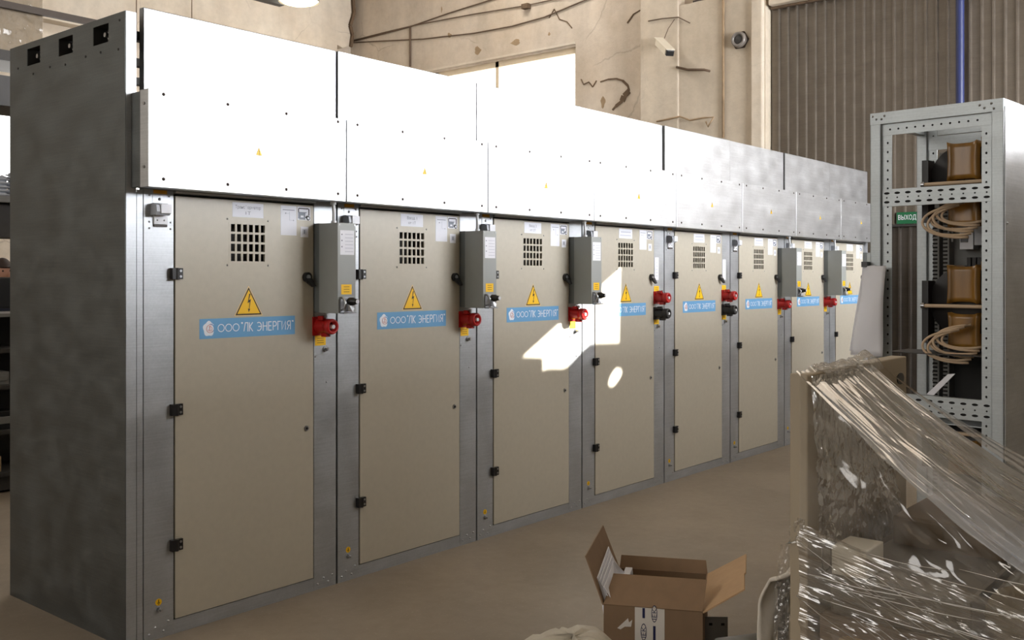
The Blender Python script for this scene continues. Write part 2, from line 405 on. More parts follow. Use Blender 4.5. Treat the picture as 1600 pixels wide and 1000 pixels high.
def ribbed(y0, y1, z0, z1, x, mat, pitch=.135, dep=.032):
    m = MB(); y = y1; prof = []
    while y > y0:
        for (o, d) in ((0, 0), (.085, 0), (.097, -dep), (.118, -dep), (.13, 0)):
            yy = y - o
            if yy >= y0: prof.append((yy, x + d))
        y -= pitch
    prof.append((y0, x))
    vs = []
    for yy, xx in prof: vs += [(xx, yy, z0), (xx, yy, z1)]
    m.add(vs, [(2*i, 2*i+2, 2*i+3, 2*i+1) for i in range(len(prof) - 1)], mat)
    return m
ribbed(YF, 2.03, 2.36, 5.50, XF - .01, 'cladding').put('wall_right', kind='structure')
cl2 = ribbed(.62, 2.03, 0, 2.36, XF - .01, 'cladding'); cl2.put('wall_right', kind='structure')
ribbed(YF, -1.35, 0, 2.36, XF - .01, 'cladding').put('wall_right', kind='structure')
dr = ribbed(-1.35, .62, 0, 2.33, XF + .03, 'cladding_shaded').put('door_1', kind='structure')
MB().box((XF - .04, -1.38, 2.33), (XF + .02, .65, 2.37), 'shelf_dark').put('trim_9', kind='structure')

# front wall, behind the camera: a band of frosted factory windows, holes in one pane are shaped to throw the sun patch
SUN = Vector((.75, -1.0, .58))
patch = [(2.714,1.128),(2.931,1.108),(2.935,1.022),(3.006,1.03),(3.16,1.017),(3.239,1.034),(3.389,1.12),(3.508,1.176),(3.872,1.162),(3.894,1.731)]
oval = [(3.745 + .0 + dx, z) for dx, z in ((0, .845), (-.02, .87), (0, .91), (.04, .95), (.09, .975), (.15, .96), (.165, .93), (.14, .895), (.09, .86), (.04, .838))]
def to_wall(p): k = -YF + .1; return (p[0] + SUN.x * k, YF - .1, p[1] + SUN.z * k)
WX0, WX1, WZ0, WZ1, WZM = 3.6, 10.5, 2.4, 7.1, 4.1
wr = MB()
wr.box((XL, YF - .3, 0), (WX0, YF, ZC), 'plaster_grey'); wr.box((WX1, YF - .3, 0), (XF, YF, ZC), 'plaster_grey')
wr.box((WX0, YF - .3, 0), (WX1, YF, WZ0), 'plaster_grey'); wr.box((WX0, YF - .3, WZ1), (WX1, YF, ZC), 'plaster_grey')
wr.put('wall_front', kind='structure')
bm = bmesh.new(); edges = []
for loop in ([(WX0, YF - .1, WZM), (WX1, YF - .1, WZM), (WX1, YF - .1, WZ1), (WX0, YF - .1, WZ1)], [to_wall(p) for p in patch], [to_wall(p) for p in oval]):
    vv = [bm.verts.new(p) for p in loop]
    for a, b in zip(vv, vv[1:] + vv[:1]): edges.append(bm.edges.new((a, b)))
bmesh.ops.triangle_fill(bm, use_beauty=True, use_dissolve=False, edges=edges, normal=(0, 1, 0))
me = bpy.data.meshes.new('window_2'); bm.to_mesh(me); bm.free(); me.materials.append(M['dim_pane'])
w2 = link(me, 'window_2', kind='structure')
MB().add([(WX0, YF - .1, WZ0), (WX1, YF - .1, WZ0), (WX1, YF - .1, WZM), (WX0, YF - .1, WZM)], [(0, 1, 2, 3)], 'daylight_pane').put('window_9', kind='structure')
fr = MB()
for x in (WX0, 5.33, 7.05, 8.7, WX1): fr.box((x - .03, YF - .08, WZ0), (x + .03, YF - .02, WZ1), 'frame_paint')
for z in (WZ0, WZM, 5.3, WZ1): fr.box((WX0, YF - .08, z - .03), (WX1, YF - .02, z + .03), 'frame_paint')
fr.put('window_frame', w2)
# unseen slab added behind the rack to keep window light off the lower doors
MB().box((.8, -4.08, 0), (8.6, -4.0, 2.52), 'plaster_grey').put('shade_blocker', kind='structure')
MB().box((XL - .01, -2.2, 2.6), (XL + .01, 6.0, 6.0), 'side_fill_glow').put('window_8', kind='structure')  # unseen glowing pane added to brighten the end sheet and left-facing sides
MB().box((XL - .01, -7.4, 2.0), (XL + .01, -5.8, 3.4), 'glint_fill_glow').put('window_10', kind='structure')  # unseen glowing pane added to put glints on the stretch film
# unseen roof lights added as fill; the rear pair brightens the far walls
for k, (x, y) in enumerate(((4.0, -3.5), (8.0, -3.5), (5.5, 6.0), (9.0, 6.0))):
    r = MB(); r.box((x - .9, y - .6, ZC - .03), (x + .9, y + .6, ZC - .01), 'roof_fill' if k < 2 else 'rear_roof_fill'); ro = r.put('window_%d' % (4 + k), kind='structure')

# ------------------------------------------------------------------ switchgear row
P = 1.135; ZU = 2.07
NU = 8
def box_mesh(name, a, b, mat): return MB().box(a, b, mat).mesh(name)

me = {}
c = MB()                                    # carcass: sheets round a dark inside, open at the front
c.box((.004, .03, .03), (.02, 1.14, 2.05), 'galvanised_dull'); c.box((1.111, .03, .03), (1.127, 1.14, 2.05), 'galvanised_dull')
c.box((.02, 1.12, .03), (1.111, 1.14, 2.05), 'galvanised_dull'); c.box((.02, .03, 0), (1.111, 1.14, .03), 'galvanised_dull')
c.box((.02, .03, 2.03), (1.111, 1.14, 2.05), 'galvanised_dull')
me['carcass'] = c.mesh('carcass')
def rivets(m, pts, y, r=.006):
    for (x, z) in pts: m.lathe((x, y, z), (0, -1, 0), [(0, r), (.003, r * .8), (.005, .0005)], 'steel', 8)
p = MB(); p.box((.003, -.004, 0), (.152, .035, ZU), 'galvanised_post')
rivets(p, [(.03, .03), (.06, .055), (.10, .03), (.125, .07)], -.004)
for x, z in ((.03, 2.036), (.13, 2.036), (.03, 1.915), (.03, 1.885), (.137, 1.915), (.137, 1.885)): rivets(p, [(x, z)], -.004, .005)
me['left_post'] = p.mesh('left_post')
p = MB(); p.box((.976, -.004, 0), (1.125, .035, ZU), 'galvanised_post'); p.box((1.125, .012, 0), (1.135, .03, ZU), 'gap_black')
rivets(p, [(1.0, .03), (1.04, .055), (1.07, .03), (1.1, .06)], -.004); rivets(p, [(.985, 1.24), (1.06, 1.10)], -.004, .006)
p.box((.985, -.0055, 1.245), (1.12, -.004, 1.247), 'steel')
me['right_post'] = p.mesh('right_post')
p = MB(); p.box((.152, -.003, .0), (.976, .034, .066), 'galvanised_post'); p.box((.152, .012, .06), (.976, .03, .073), 'gap_black')
me['bottom_rail'] = p.mesh('bottom_rail')
p = MB()                                    # rounded rail over the door
p.add([(.152, -.02, 2.052), (.976, -.02, 2.052), (.976, -.026, 2.062), (.152, -.026, 2.062), (.152, .0, 2.075), (.976, .0, 2.075), (.976, .03, 2.045), (.152, .03, 2.045)],
      [(0,1,2,3),(3,2,5,4),(4,5,6,7),(7,6,1,0),(0,3,4,7),(1,6,5,2)], 'galvanised_post'); p.box((.152, .012, 2.03), (.976, .03, 2.046), 'gap_black')
me['top_rail'] = p.mesh('top_rail')
# dark gaps round the door leaf
DX0, DX1, DZ0, DZ1 = .160, .968, .071, 2.040
d = MB()                                    # leaf with a cut-out for the vent
VX0, VX1, VZ0, VZ1 = .455, .665, 1.735, 1.928
yf, yb_ = -.008, .012
d.box((DX0, yf, DZ0), (DX1, yb_, VZ0), 'door_paint'); d.box((DX0, yf, VZ1), (DX1, yb_, DZ1), 'door_paint')
d.box((DX0, yf, VZ0), (VX0, yb_, VZ1), 'door_paint'); d.box((VX1, yf, VZ0), (DX1, yb_, VZ1), 'door_paint')
d.box((DX0 - .008, .008, DZ0), (DX0, .02, DZ1), 'gap_black'); d.box((DX1, .008, DZ0), (DX1 + .008, .02, DZ1), 'gap_black')
me['door'] = d.mesh('door')
v = MB()
cw, ch = (VX1 - VX0) / 6, (VZ1 - VZ0) / 4; t = .0055
for i in range(7): v.box((VX0 + i * cw - t, -.0085, VZ0 - t), (VX0 + i * cw + t, -.0015, VZ1 + t), 'door_paint')
for k in range(5): v.box((VX0, -.0083, VZ0 + k * ch - t), (VX1, -.0017, VZ0 + k * ch + t), 'door_paint')
rivets(v, [(VX0 - .015, VZ0 - .015), (VX1 + .015, VZ0 - .015), (VX0 - .015, VZ1 + .018), (VX1 + .015, VZ1 + .018)], -.008, .005)
v.box((VX0, .10, VZ0 - .1), (VX1 + .2, .11, VZ1 + .1), 'dark_inside')
me['vent_grille'] = v.mesh('vent_grille')
h = MB(); h.box((-.028, -.030, -.026), (-.002, -.004, .026), 'black_plastic'); h.box((.0, -.024, -.026), (.030, -.006, .026), 'black_plastic')
h.cyl((-.003, -.026, -.027), (-.003, -.026, .027), .008, 'black_plastic', 10)
for z in (-.013, .013): h.cyl((.018, -.023, z), (.018, -.0255, z), .006, 'steel', 10)
me['hinge'] = h.mesh('hinge')
h = MB(); h.cyl((0, -.008, 0), (0, -.026, 0), .026, 'black_plastic', 18); h.cyl((0, -.026, 0), (0, -.03, 0), .013, 'steel', 12)
h.prism([(-.018, -.026, -.006), (.018, -.026, -.006), (.034, -.036, -.046), (.014, -.036, -.052), (-.012, -.026, -.03)], (0, -.012, 0), 'black_plastic')
me['lock'] = h.mesh('lock')
h = MB(); h.cyl((0, -.008, 0), (0, -.013, 0), .014, 'steel', 14); h.cyl((0, -.0131, 0), (0, -.0145, 0), .007, 'black_plastic', 10)
me['keyhole'] = h.mesh('keyhole')
def tri_sign(m, cx, z0, w, hgt, y):
    T = lambda k, dz=0: [(cx - w / 2 * k, y, z0 + hgt * (1 - k) * .36 + dz), (cx + w / 2 * k, y, z0 + hgt * (1 - k) * .36 + dz), (cx, y, z0 + hgt * (1 - k) * .36 + hgt * k + dz)]
    for k, mat, e in ((1.0, 'yellow_pale', 0), (.93, 'sign_black', .0006), (.80, 'yellow', .0012)):
        m.prism([(a, y - e, z) for a, _, z in T(k)], (0, .0008, 0), mat)
    s = hgt
    bolt = [(.02, .74), (-.045, .42), (.03, .47), (.005, .23), (-.03, .24), (-.005, .12), (.045, .22), (.02, .23), (.075, .56), (0, .52), (.065, .74)]
    m.prism([(cx + a * s * 1.05, y - .0022, z0 + b * s) for a, b in bolt], (0, .0008, 0), 'sign_black')
h = MB(); tri_sign(h, .563, 1.470, .166, .148, -.0086); me['warning_sign'] = h.mesh('warning_sign')
b_ = MB(); BX0, BX1, BZ0, BZ1 = .286, .847, 1.366, 1.462; y = -.0088
b_.box((BX0, y, BZ0), (BX1, -.008, BZ1), 'banner_blue')
def arc(cx, cy, rx, ry, a0, a1, n=18): return [(cx + rx * math.cos(R(a0 + (a1 - a0) * i / n)), cy + ry * math.sin(R(a0 + (a1 - a0) * i / n))) for i in range(n + 1)]
STROKES = {
 'О': (.86, [arc(.43, .5, .40, .46, 0, 360, 26)]), 'Л': (.72, [[(0, .03), (.24, .97), (.66, .97), (.66, 0)]]),
 'К': (.66, [[(.05, 0), (.05, 1)], [(.62, 1), (.12, .52), (.64, 0)]]), 'Э': (.74, [arc(.26, .5, .42, .46, 125, -125), [(.18, .5), (.66, .5)]]),
 'Н': (.72, [[(.05, 0), (.05, 1)], [(.66, 0), (.66, 1)], [(.05, .52), (.66, .52)]]), 'Е': (.58, [[(.55, .97), (.05, .97), (.05, .03), (.55, .03)], [(.05, .52), (.5, .52)]]),
 'Р': (.62, [[(.05, 0), (.05, .97), (.34, .97)] + arc(.34, .72, .24, .25, 90, -90, 10) + [(.05, .47)]]), 'Г': (.52, [[(.05, 0), (.05, .97), (.52, .97)]]),
 'И': (.72, [[(.05, 1), (.05, .03), (.64, .97), (.64, 0)]]), 'Я': (.66, [[(.58, 0), (.58, .97), (.3, .97)] + arc(.3, .73, .24, .24, 90, 270, 10) + [(.58, .49)], [(.34, .49), (.06, 0)]]),
 '"': (.30, [[(.06, 1.06), (.10, .86)], [(.20, 1.06), (.24, .86)]]), ' ': (.4, [])}
def stroke_text(mb, txt, x0, x1, z0, z1, y, mat, wt=.11, gap=.16):
    tot = sum(STROKES[c][0] for c in txt) + gap * (len(txt) - 1); kx = (x1 - x0) / tot; kz = z1 - z0; x = 0; hw = wt * kz / 2
    for c in txt:
        for line in STROKES[c][1]:
            P2 = [Vector((x0 + (x + a) * kx, z0 + b_2 * kz)) for a, b_2 in line]; n_ = len(P2); vs = []
            closed = (P2[0] - P2[-1]).length < 1e-6
            for i in range(n_):
                d0 = (P2[i] - P2[i-1]) if i else ((P2[-1] - P2[-2]) if closed else P2[1] - P2[0])
                d1 = (P2[i+1] - P2[i]) if i < n_ - 1 else ((P2[1] - P2[0]) if closed else d0)
                d0 = d0.normalized(); d1 = d1.normalized(); t = (d0 + d1).normalized() if (d0 + d1).length > 1e-4 else d0
                k = min(1.6, 1 / max(.4, t.dot(d0))); nn = Vector((-t.y, t.x)) * hw * k
                vs += [(P2[i].x + nn.x, y, P2[i].y + nn.y), (P2[i].x - nn.x, y, P2[i].y - nn.y)]
            mb.add(vs, [(2*i, 2*i+1, 2*i+3, 2*i+2) for i in range(n_ - 1)], mat)
        x += STROKES[c][0] + gap
stroke_text(b_, 'ООО', .386, .508, 1.396, 1.434, y - .0006, 'banner_white', gap=.1)
stroke_text(b_, '"ЛК', .519, .588, 1.392, 1.437, y - .0006, 'banner_white')
stroke_text(b_, 'ЭНЕРГИЯ"', .613, .838, 1.392, 1.437, y - .0006, 'banner_white')
cx, cz = .337, 1.414                        # round white emblem, a crescent with a red core
pl = []
for i in range(25):
    a = R(35 + i * 290 / 24); rr = .034 + .003 * math.sin(5 * a); pl.append((cx + .92 * rr * math.cos(a), y - .0004, cz + 1.05 * rr * math.sin(a)))
inner = [(cx + .010 + .021 * math.cos(R(325 - i * 290 / 24)), y - .0004, cz + .002 + .022 * math.sin(R(325 - i * 290 / 24))) for i in range(25)]
n = 25
b_.add(pl + inner[::-1], [(i, i + 1, n + i + 1, n + i) for i in range(n - 1)], 'banner_white')
b_.cyl((cx + .004, y - .0002, cz), (cx + .004, y - .0008, cz), .022, 'banner_white', 18)
for a0, a1, rr in ((60, 330, .019), (200, 480, .011)):
    pts = [(cx + .006 + rr * math.cos(R(a0 + (a1 - a0) * i / 14)), y - .0012, cz + rr * math.sin(R(a0 + (a1 - a0) * i / 14))) for i in range(15)]
    b_.tube(pts, .0013, 'logo_red', 5)
b_.box((cx + .003, y - .0015, cz - .008), (cx + .006, y - .0008, cz + .014), 'logo_red')
me['name_banner'] = b_.mesh('name_banner')
def sheet(x0, x1, z0, z1, y=-.0088, mat='paper'):
    return MB().box((x0, y, z0), (x1, -.008, z1), mat)
s = sheet(.469, .651, 1.958, 2.030)
me['title_label_blank'] = s.mesh('title_label')
titles = ['Трансформатор|1Т', 'Ввод 1|от 1Т', 'Ввод 2|от 2Т']
def title(i):
    s = sheet(.469, .651, 1.958, 2.030)
    if i < len(titles):
        a, b = titles[i].split('|')
        w = .075 if i == 0 else .04
        letters(s, a, .56 - w, .56 + w, 1.996, 2.017, -.0092, 'paper_ink'); letters(s, b, .56 - .015 * (1 + (i > 0)), .56 + .015 * (1 + (i > 0)), 1.972, 1.988, -.0092, 'paper_ink')
    else:
        s.box((.495, -.0092, 2.0), (.63, -.0087, 2.012), 'paper_line'); s.box((.485, -.0092, 1.975), (.635, -.0087, 1.986), 'paper_line')
    return s.mesh('title_label')
s = sheet(.757, .858, 1.878, 2.030)
s.box((.770, -.0092, 2.007), (.845, -.0087, 2.010), 'paper_ink'); s.box((.812, -.0092, 1.955), (.814, -.0087, 2.0), 'paper_line')
s.box((.79, -.0092, 1.99), (.812, -.0087, 1.992), 'paper_line'); s.box((.812, -.0092, 1.955), (.838, -.0087, 1.957), 'paper_line')
s.cyl((.789, -.0092, 1.991), (.789, -.0087, 1.991), .0035, 'paper_ink', 10); s.cyl((.838, -.0092, 1.956), (.838, -.0087, 1.956), .003, 'paper_ink', 10)
me['diagram_sheet'] = s.mesh('diagram_sheet')
s = sheet(.863, .948, 1.960, 2.030)        # pictogram sticker: thick rounded black outline, grey device, round dial
for a, b in (((.872, 2.018), (.935, 2.023)), ((.935, 1.985), (.941, 2.02)), ((.868, 2.0), (.873, 2.02)), ((.876, 1.964), (.915, 1.967))):
    s.box((a[0], -.0095, a[1]), (b[0], -.0087, b[1]), 'sticker_black')
s.box((.868, -.0094, 1.968), (.915, -.0087, 2.002), 'sticker_grey'); s.box((.884, -.0097, 1.974), (.903, -.0087, 1.984), 'paper')
s.box((.872, -.0097, 1.998), (.922, -.0087, 2.002), 'paper_ink'); s.prism([(.913, -.0095, 1.975), (.93, -.0095, 1.99), (.922, -.0095, 1.97)], (0, .0006, 0), 'sticker_black')
s.cyl((.933, -.0087, 1.972), (.933, -.0097, 1.972), .012, 'sticker_black', 16); s.cyl((.934, -.0087, 1.972), (.934, -.0101, 1.972), .007, 'paper', 14)
me['pictogram_sticker'] = s.mesh('pictogram_sticker')
s = sheet(.884, .934, 1.871, 1.926); s.box((.895, -.0092, 1.885), (.923, -.0087, 1.915), 'paper_line'); s.box((.905, -.0094, 1.89), (.912, -.0087, 1.91), 'paper_ink')
me['small_label'] = s.mesh('small_label')
# cover box above the doors (deep visor) in two shells
q = MB(); q.box((-.057, -.085, 2.064), (1.068, 0, 2.488), 'end_sheet'); me['cover_frame'] = q.mesh('cover_frame')  # darker end-sheet metal puts the shade of the visor side into the colour
q = MB(); q.box((-.060, -.153, 2.060), (1.068, -.083, 2.493), 'galvanised_sheet')
for x in (.016 - .003, .345, .683, 1.014):
    for z in (2.475, 2.098):
        q.lathe((x, -.153, z), (0, -1, 0), [(0, .0085), (.004, .007), (.006, .0005)], 'sign_black', 10)
for z in (2.43, 2.15): q.cyl((-.060, -.118, z), (-.065, -.118, z), .008, 'steel', 8)
me['cover_plate'] = q.mesh('cover_plate')
h = MB(); tri_sign(h, .520, 2.250, .040, .042, -.1535); me['cover_sign'] = h.mesh('hazard_sticker')
# upper sheet, folded edges
q = MB(); q.box((.004, .0, 2.07), (1.128, .003, 2.888), 'galvanised_sheet'); q.box((.004, .0, 2.885), (1.128, .035, 2.888), 'galvanised_sheet')
q.box((.004, .0, 2.07), (.007, .035, 2.888), 'galvanised_dull'); q.box((1.125, .0, 2.07), (1.128, .035, 2.888), 'galvanised_dull')
me['upper_panel'] = q.mesh('upper_panel')
q = MB()
for yy in (.10, .62, 1.08): q.box((.03, yy, 2.76), (1.11, yy + .05, 2.80), 'shelf_dark')
for xx in (.05, 1.05): q.box((xx, .05, 2.07), (xx + .04, .09, 2.86), 'galvanised_dull'); q.box((xx, 1.08, 2.07), (xx + .04, 1.12, 2.84), 'galvanised_dull')
for zz in (2.56, 2.50): q.box((.06, .85, zz), (1.1, .87, zz + .04), 'shelf_dark')
me['upper_frame'] = q.mesh('upper_frame')
# white corner sensor housing on the left post
q = MB(); q.prism([(.036, -.004, 1.945), (.036, -.004, 1.998), (.036, -.03, 2.0), (.036, -.055, 1.99), (.036, -.06, 1.96), (.036, -.05, 1.945)], (.070, 0, 0), 'grey_plastic')
q.box((.056, -.064, 1.953), (.108, -.02, 1.995), 'white_plastic')
q.box((.045, -.006, 2.00), (.118, -.004, 2.045), 'galvanised_post'); rivets(q, [(.08, 2.02)], -.006, .008)
q.box((.05, -.012, 1.905), (.118, -.004, 1.945), 'white_plastic'); q.box((.05, -.012, 1.893), (.116, -.003, 1.903), 'sign_black')
rivets(q, [(.066, 1.923), (.1, 1.923)], -.012, .004)
q.box((.05, -.0065, 2.045), (.118, -.004, 2.062), 'orange_tag')
me['sensor'] = q.mesh('corner_sensor')
q = MB(); q.cyl((.076, -.004, .168), (.076, -.0055, .168), .016, 'yellow', 16)
q.box((.0745, -.0062, .166), (.0775, -.005, .179), 'sign_black')
for z, w in ((.166, .008), (.162, .005), (.158, .0025)): q.box((.076 - w, -.0062, z - .0009), (.076 + w, -.005, z + .0009), 'sign_black')
me['earth_sticker'] = q.mesh('earth_sticker')
q = MB(); q.cyl((.076, -.004, .134), (.076, -.034, .134), .006, 'steel', 10); q.cyl((.076, -.004, .134), (.076, -.01, .134), .013, 'steel', 6, smooth=False); q.cyl((.076, -.014, .134), (.076, -.02, .134), .011, 'steel', 6, smooth=False)
me['earth_bolt'] = q.mesh('earth_bolt')
# junction box (long grey enclosure) with cable, labels and isolator handle
q = MB(); q.box((.976, -.05, 1.477), (1.092, -.004, 1.946), 'box_grey_base'); q.box((.972, -.2, 1.474), (1.095, -.05, 1.944), 'box_grey')
for x, z in ((.982, 1.935), (1.085, 1.935)): q.cyl((x, -.2, z), (x, -.202, z), .004, 'steel', 8)
me['junction_box'] = q.mesh('junction_box')
q = MB(); q.box((.988, -.2008, 1.778), (1.083, -.2, 1.906), 'paper')
for i in range(6): q.box((1.022, -.2014, 1.793 + i * .018), (1.076, -.2008, 1.797 + i * .018), 'paper_line')
for i in range(3): q.cyl((1.0, -.2014, 1.82 + i * .032), (1.0, -.2008, 1.82 + i * .032), .004, 'paper_ink', 8)
me['white_label'] = q.mesh('instruction_label')
q = MB(); q.box((.996, -.2008, 1.572), (1.066, -.2, 1.624), 'yellow')
for i in range(3): q.box((1.012, -.2014, 1.584 + i * .013), (1.05, -.2008, 1.587 + i * .013), 'yellow_ink')
me['yellow_label'] = q.mesh('yellow_label')
q = MB(); q.box((.985, -.207, 1.478), (1.075, -.2, 1.56), 'steel')
q.tube([(.992, -.206, 1.49), (.992, -.23, 1.50), (.992, -.238, 1.53), (.992, -.22, 1.552), (.992, -.205, 1.556)], .006, 'steel')
q.lathe((1.05, -.205, 1.535), (0, -1, 0), [(0, .022), (.03, .021), (.034, .016), (.055, .014), (.058, .012), (.0585, .004)], 'black_plastic', 14)
q.cyl((1.05, -.262, 1.535), (1.05, -.266, 1.535), .011, 'white_plastic', 12)
q.prism([(1.025, -.225, 1.52), (1.055, -.235, 1.50), (1.045, -.235, 1.48), (1.02, -.225, 1.485)], (0, .012, 0), 'steel')
q.box((.985, -.235, 1.472), (1.07, -.2, 1.480), 'steel')
me['isolator_switch'] = q.mesh('isolator_switch')
q = MB(); q.tube([(1.022, -.11, 1.944), (1.022, -.11, 1.99), (1.024, -.105, 2.03), (1.026, -.1, 2.064)], .0085, 'cable_white')
q.cyl((1.022, -.11, 1.944), (1.022, -.11, 1.958), .015, 'cable_white', 10); q.cyl((1.026, -.1, 2.045), (1.026, -.1, 2.064), .016, 'cable_white', 10)
me['box_cable'] = q.mesh('feed_cable')
def socket(mat):
    q = MB()
    q.box((-.045, -.014, -.05), (.045, -.004, .05), mat)
    q.lathe((0, -.012, 0), (0, -1, 0), [(0, .040), (.06, .034), (.066, .033), (.07, .041), (.105, .041), (.112, .037), (.112, .027), (.08, .026), (.08, .001)], mat, 22)
    q.cyl((0, -.09, 0), (0, -.128, 0), .011, 'white_plastic', 10); q.cyl((0, -.088, 0), (0, -.095, 0), .025, 'sign_black', 16)
    q.box((-.03, -.07, .034), (-.002, -.035, .055), mat); q.cyl((-.01, -.055, .05), (-.01, -.078, .052), .010, 'steel', 10)
    q.box((-.015, -.085, -.055), (.015, -.045, -.034), mat); q.cyl((.01, -.085, -.046), (.01, -.092, -.046), .006, 'steel', 8)
    return q
me['red_socket'] = socket('plug_red').mesh('red_socket'); me['black_socket'] = socket('plug_black').mesh('black_socket')
q = MB(); q.box((-.036, -.0056, -.027), (.036, -.004, .027), 'yellow')
for i in range(3): q.box((-.022, -.0062, -.014 + i * .012), (.022, -.0055, -.011 + i * .012), 'yellow_ink')
me['yellow_plate'] = q.mesh('yellow_label')
q = MB(); q.cyl((0, -.004, 0), (0, -.012, 0), .016, 'steel', 14); q.cyl((0, -.012, 0), (0, -.03, 0), .009, 'steel', 12)
me['earth_stud'] = q.mesh('earth_stud')
q = MB(); q.box((.985, -.006, 1.64), (1.045, -.004, 1.82), 'paper')
for i in range(5): q.box((1.0, -.0065, 1.67 + i * .026), (1.03, -.006, 1.675 + i * .026), 'paper_line')
me['post_label'] = q.mesh('post_label')

labels = [
 'nearest galvanised cabinet, leftmost of the row, with titled label and corner sensor in plain view',
 'second galvanised cabinet from the left, grey box on each side of its plain shaded door',
 'third galvanised cabinet from the left, sun patch across the right half of its beige door',
 'fourth galvanised cabinet from the left, sunlit strip on its door beside the sun patch',
 'fifth galvanised cabinet from the left, door between two pairs of red and black sockets',
 'sixth galvanised cabinet from the left, grey box on right post after two cabinets without boxes',
 'seventh galvanised cabinet from the left, second last of the row',
 'farthest galvanised cabinet at the right end of the row, beside the hanging paper sheet',
]
for i in range(NU):
    root = thing('switchgear_cabinet', labels[i], 'electrical cabinet', (i * P, 0, 0), 0, 'row of galvanised switchgear cabinets')
    A = lambda k, nm, par=root, loc=(0, 0, 0), bev=0, lab=None: link(me[k], nm, par, loc, bev, label=lab)
    A('carcass', 'carcass')
    for k in ('left_post', 'right_post', 'bottom_rail', 'top_rail'): A(k, k)
    d = A('door', 'door', lab='beige painted door')
    A('vent_grille', 'vent_grille', d); A('lock', 'lock', d, (.921, 0, 1.662)); A('keyhole', 'keyhole', d, (.921, 0, .868))
    for z in (1.678, 1.045, .416): A('hinge', 'hinge', d, (.160, 0, z))
    A('warning_sign', 'warning_sign', d, lab='yellow triangle with black lightning bolt'); A('name_banner', 'name_banner', d, lab='light blue banner with white lettering')
    link(title(i), 'title_label', d); A('diagram_sheet', 'diagram_sheet', d); A('pictogram_sticker', 'pictogram_sticker', d); A('small_label', 'small_label', d)
    A('cover_frame', 'cover_frame'); cp = A('cover_plate', 'cover_plate', bev=.002); A('cover_sign', 'hazard_sticker', cp, lab='small yellow hazard triangle')
    up = A('upper_panel', 'upper_panel'); up.rotation_euler = (R((0, .1, .0, -.25, .1, -.1, .15, 0, 0)[i]), 0, 0)
    A('upper_frame', 'upper_frame')
    A('sensor', 'corner_sensor', lab='white plastic corner housing'); A('earth_sticker', 'earth_sticker'); A('earth_bolt', 'earth_bolt')
    if i in (3, 4):
        A('post_label', 'post_label'); A('yellow_plate', 'yellow_label', loc=(1.012, 0, 1.565))
        A('red_socket', 'socket', loc=(.985 + .02, 0, 1.50), lab='red industrial socket'); A('black_socket', 'socket', loc=(1.005, 0, 1.375), lab='black industrial socket')
        A('yellow_plate', 'yellow_label', loc=(1.012, 0, 1.315)); A('earth_stud', 'earth_stud', loc=(1.03, 0, 1.27))
    else:
        jb = A('junction_box', 'junction_box', bev=.002, lab='long grey enclosure on the right post')
        A('white_label', 'instruction_label', jb); A('yellow_label', 'yellow_label', jb); A('isolator_switch', 'isolator_switch', jb, lab='steel rotary isolator'); A('box_cable', 'feed_cable', jb)
        A('red_socket', 'socket', loc=(1.006, 0, 1.402), lab='red industrial socket')
        A('yellow_plate', 'yellow_label', loc=(1.018, 0, 1.325)); A('earth_stud', 'earth_stud', loc=(1.05, 0, 1.278))

# end sheet closing the row on the left, with three square cut-outs
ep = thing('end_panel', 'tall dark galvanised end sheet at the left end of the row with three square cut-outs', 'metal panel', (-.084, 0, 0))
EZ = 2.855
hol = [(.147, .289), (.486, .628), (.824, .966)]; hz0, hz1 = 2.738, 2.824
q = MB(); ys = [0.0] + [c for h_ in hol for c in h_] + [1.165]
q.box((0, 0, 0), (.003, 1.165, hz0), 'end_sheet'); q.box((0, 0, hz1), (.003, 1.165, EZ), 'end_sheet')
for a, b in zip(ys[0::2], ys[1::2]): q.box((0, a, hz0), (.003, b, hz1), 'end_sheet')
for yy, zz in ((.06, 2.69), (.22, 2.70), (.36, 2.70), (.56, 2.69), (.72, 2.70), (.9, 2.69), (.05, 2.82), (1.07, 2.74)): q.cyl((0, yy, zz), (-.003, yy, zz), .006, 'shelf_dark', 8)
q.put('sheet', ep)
MB().box((0.003, -.002, 0), (.052, .002, EZ), 'galvanised_post').box((.050, .0, 0), (.053, .03, EZ), 'galvanised_dull').put('front_flange', ep)
MB().box((.0545, -.002, 0), (.0835, .002, 2.058), 'galvanised_post').put('filler_strip', ep)
for a, b in hol:
    q = MB(); m_ = (a + b) / 2
    for A0, B0 in (((.0, a - .004, hz0 - .004), (.072, a, hz1 + .004)), ((.0, b, hz0 - .004), (.072, b + .004, hz1 + .004)), ((.0, a, hz0 - .006), (.072, b, hz0 - .001)), ((0, a, hz1 + .001), (.072, b, hz1 + .006)), ((.07, a, hz0), (.075, b, hz1))):
        q.box((A0[0] + .004,) + A0[1:], B0, 'dark_inside')
    q.put('cable_recess', ep)
    q = MB(); q.cyl((.07, m_ - .035, m_ * 0 + 2.775), (.0, m_ - .035, 2.775), .011, 'steel', 12); q.cyl((.045, m_ - .035, 2.775), (.02, m_ - .035, 2.775), .018, 'steel', 6, smooth=False)
    q.put('terminal_bolt', ep)

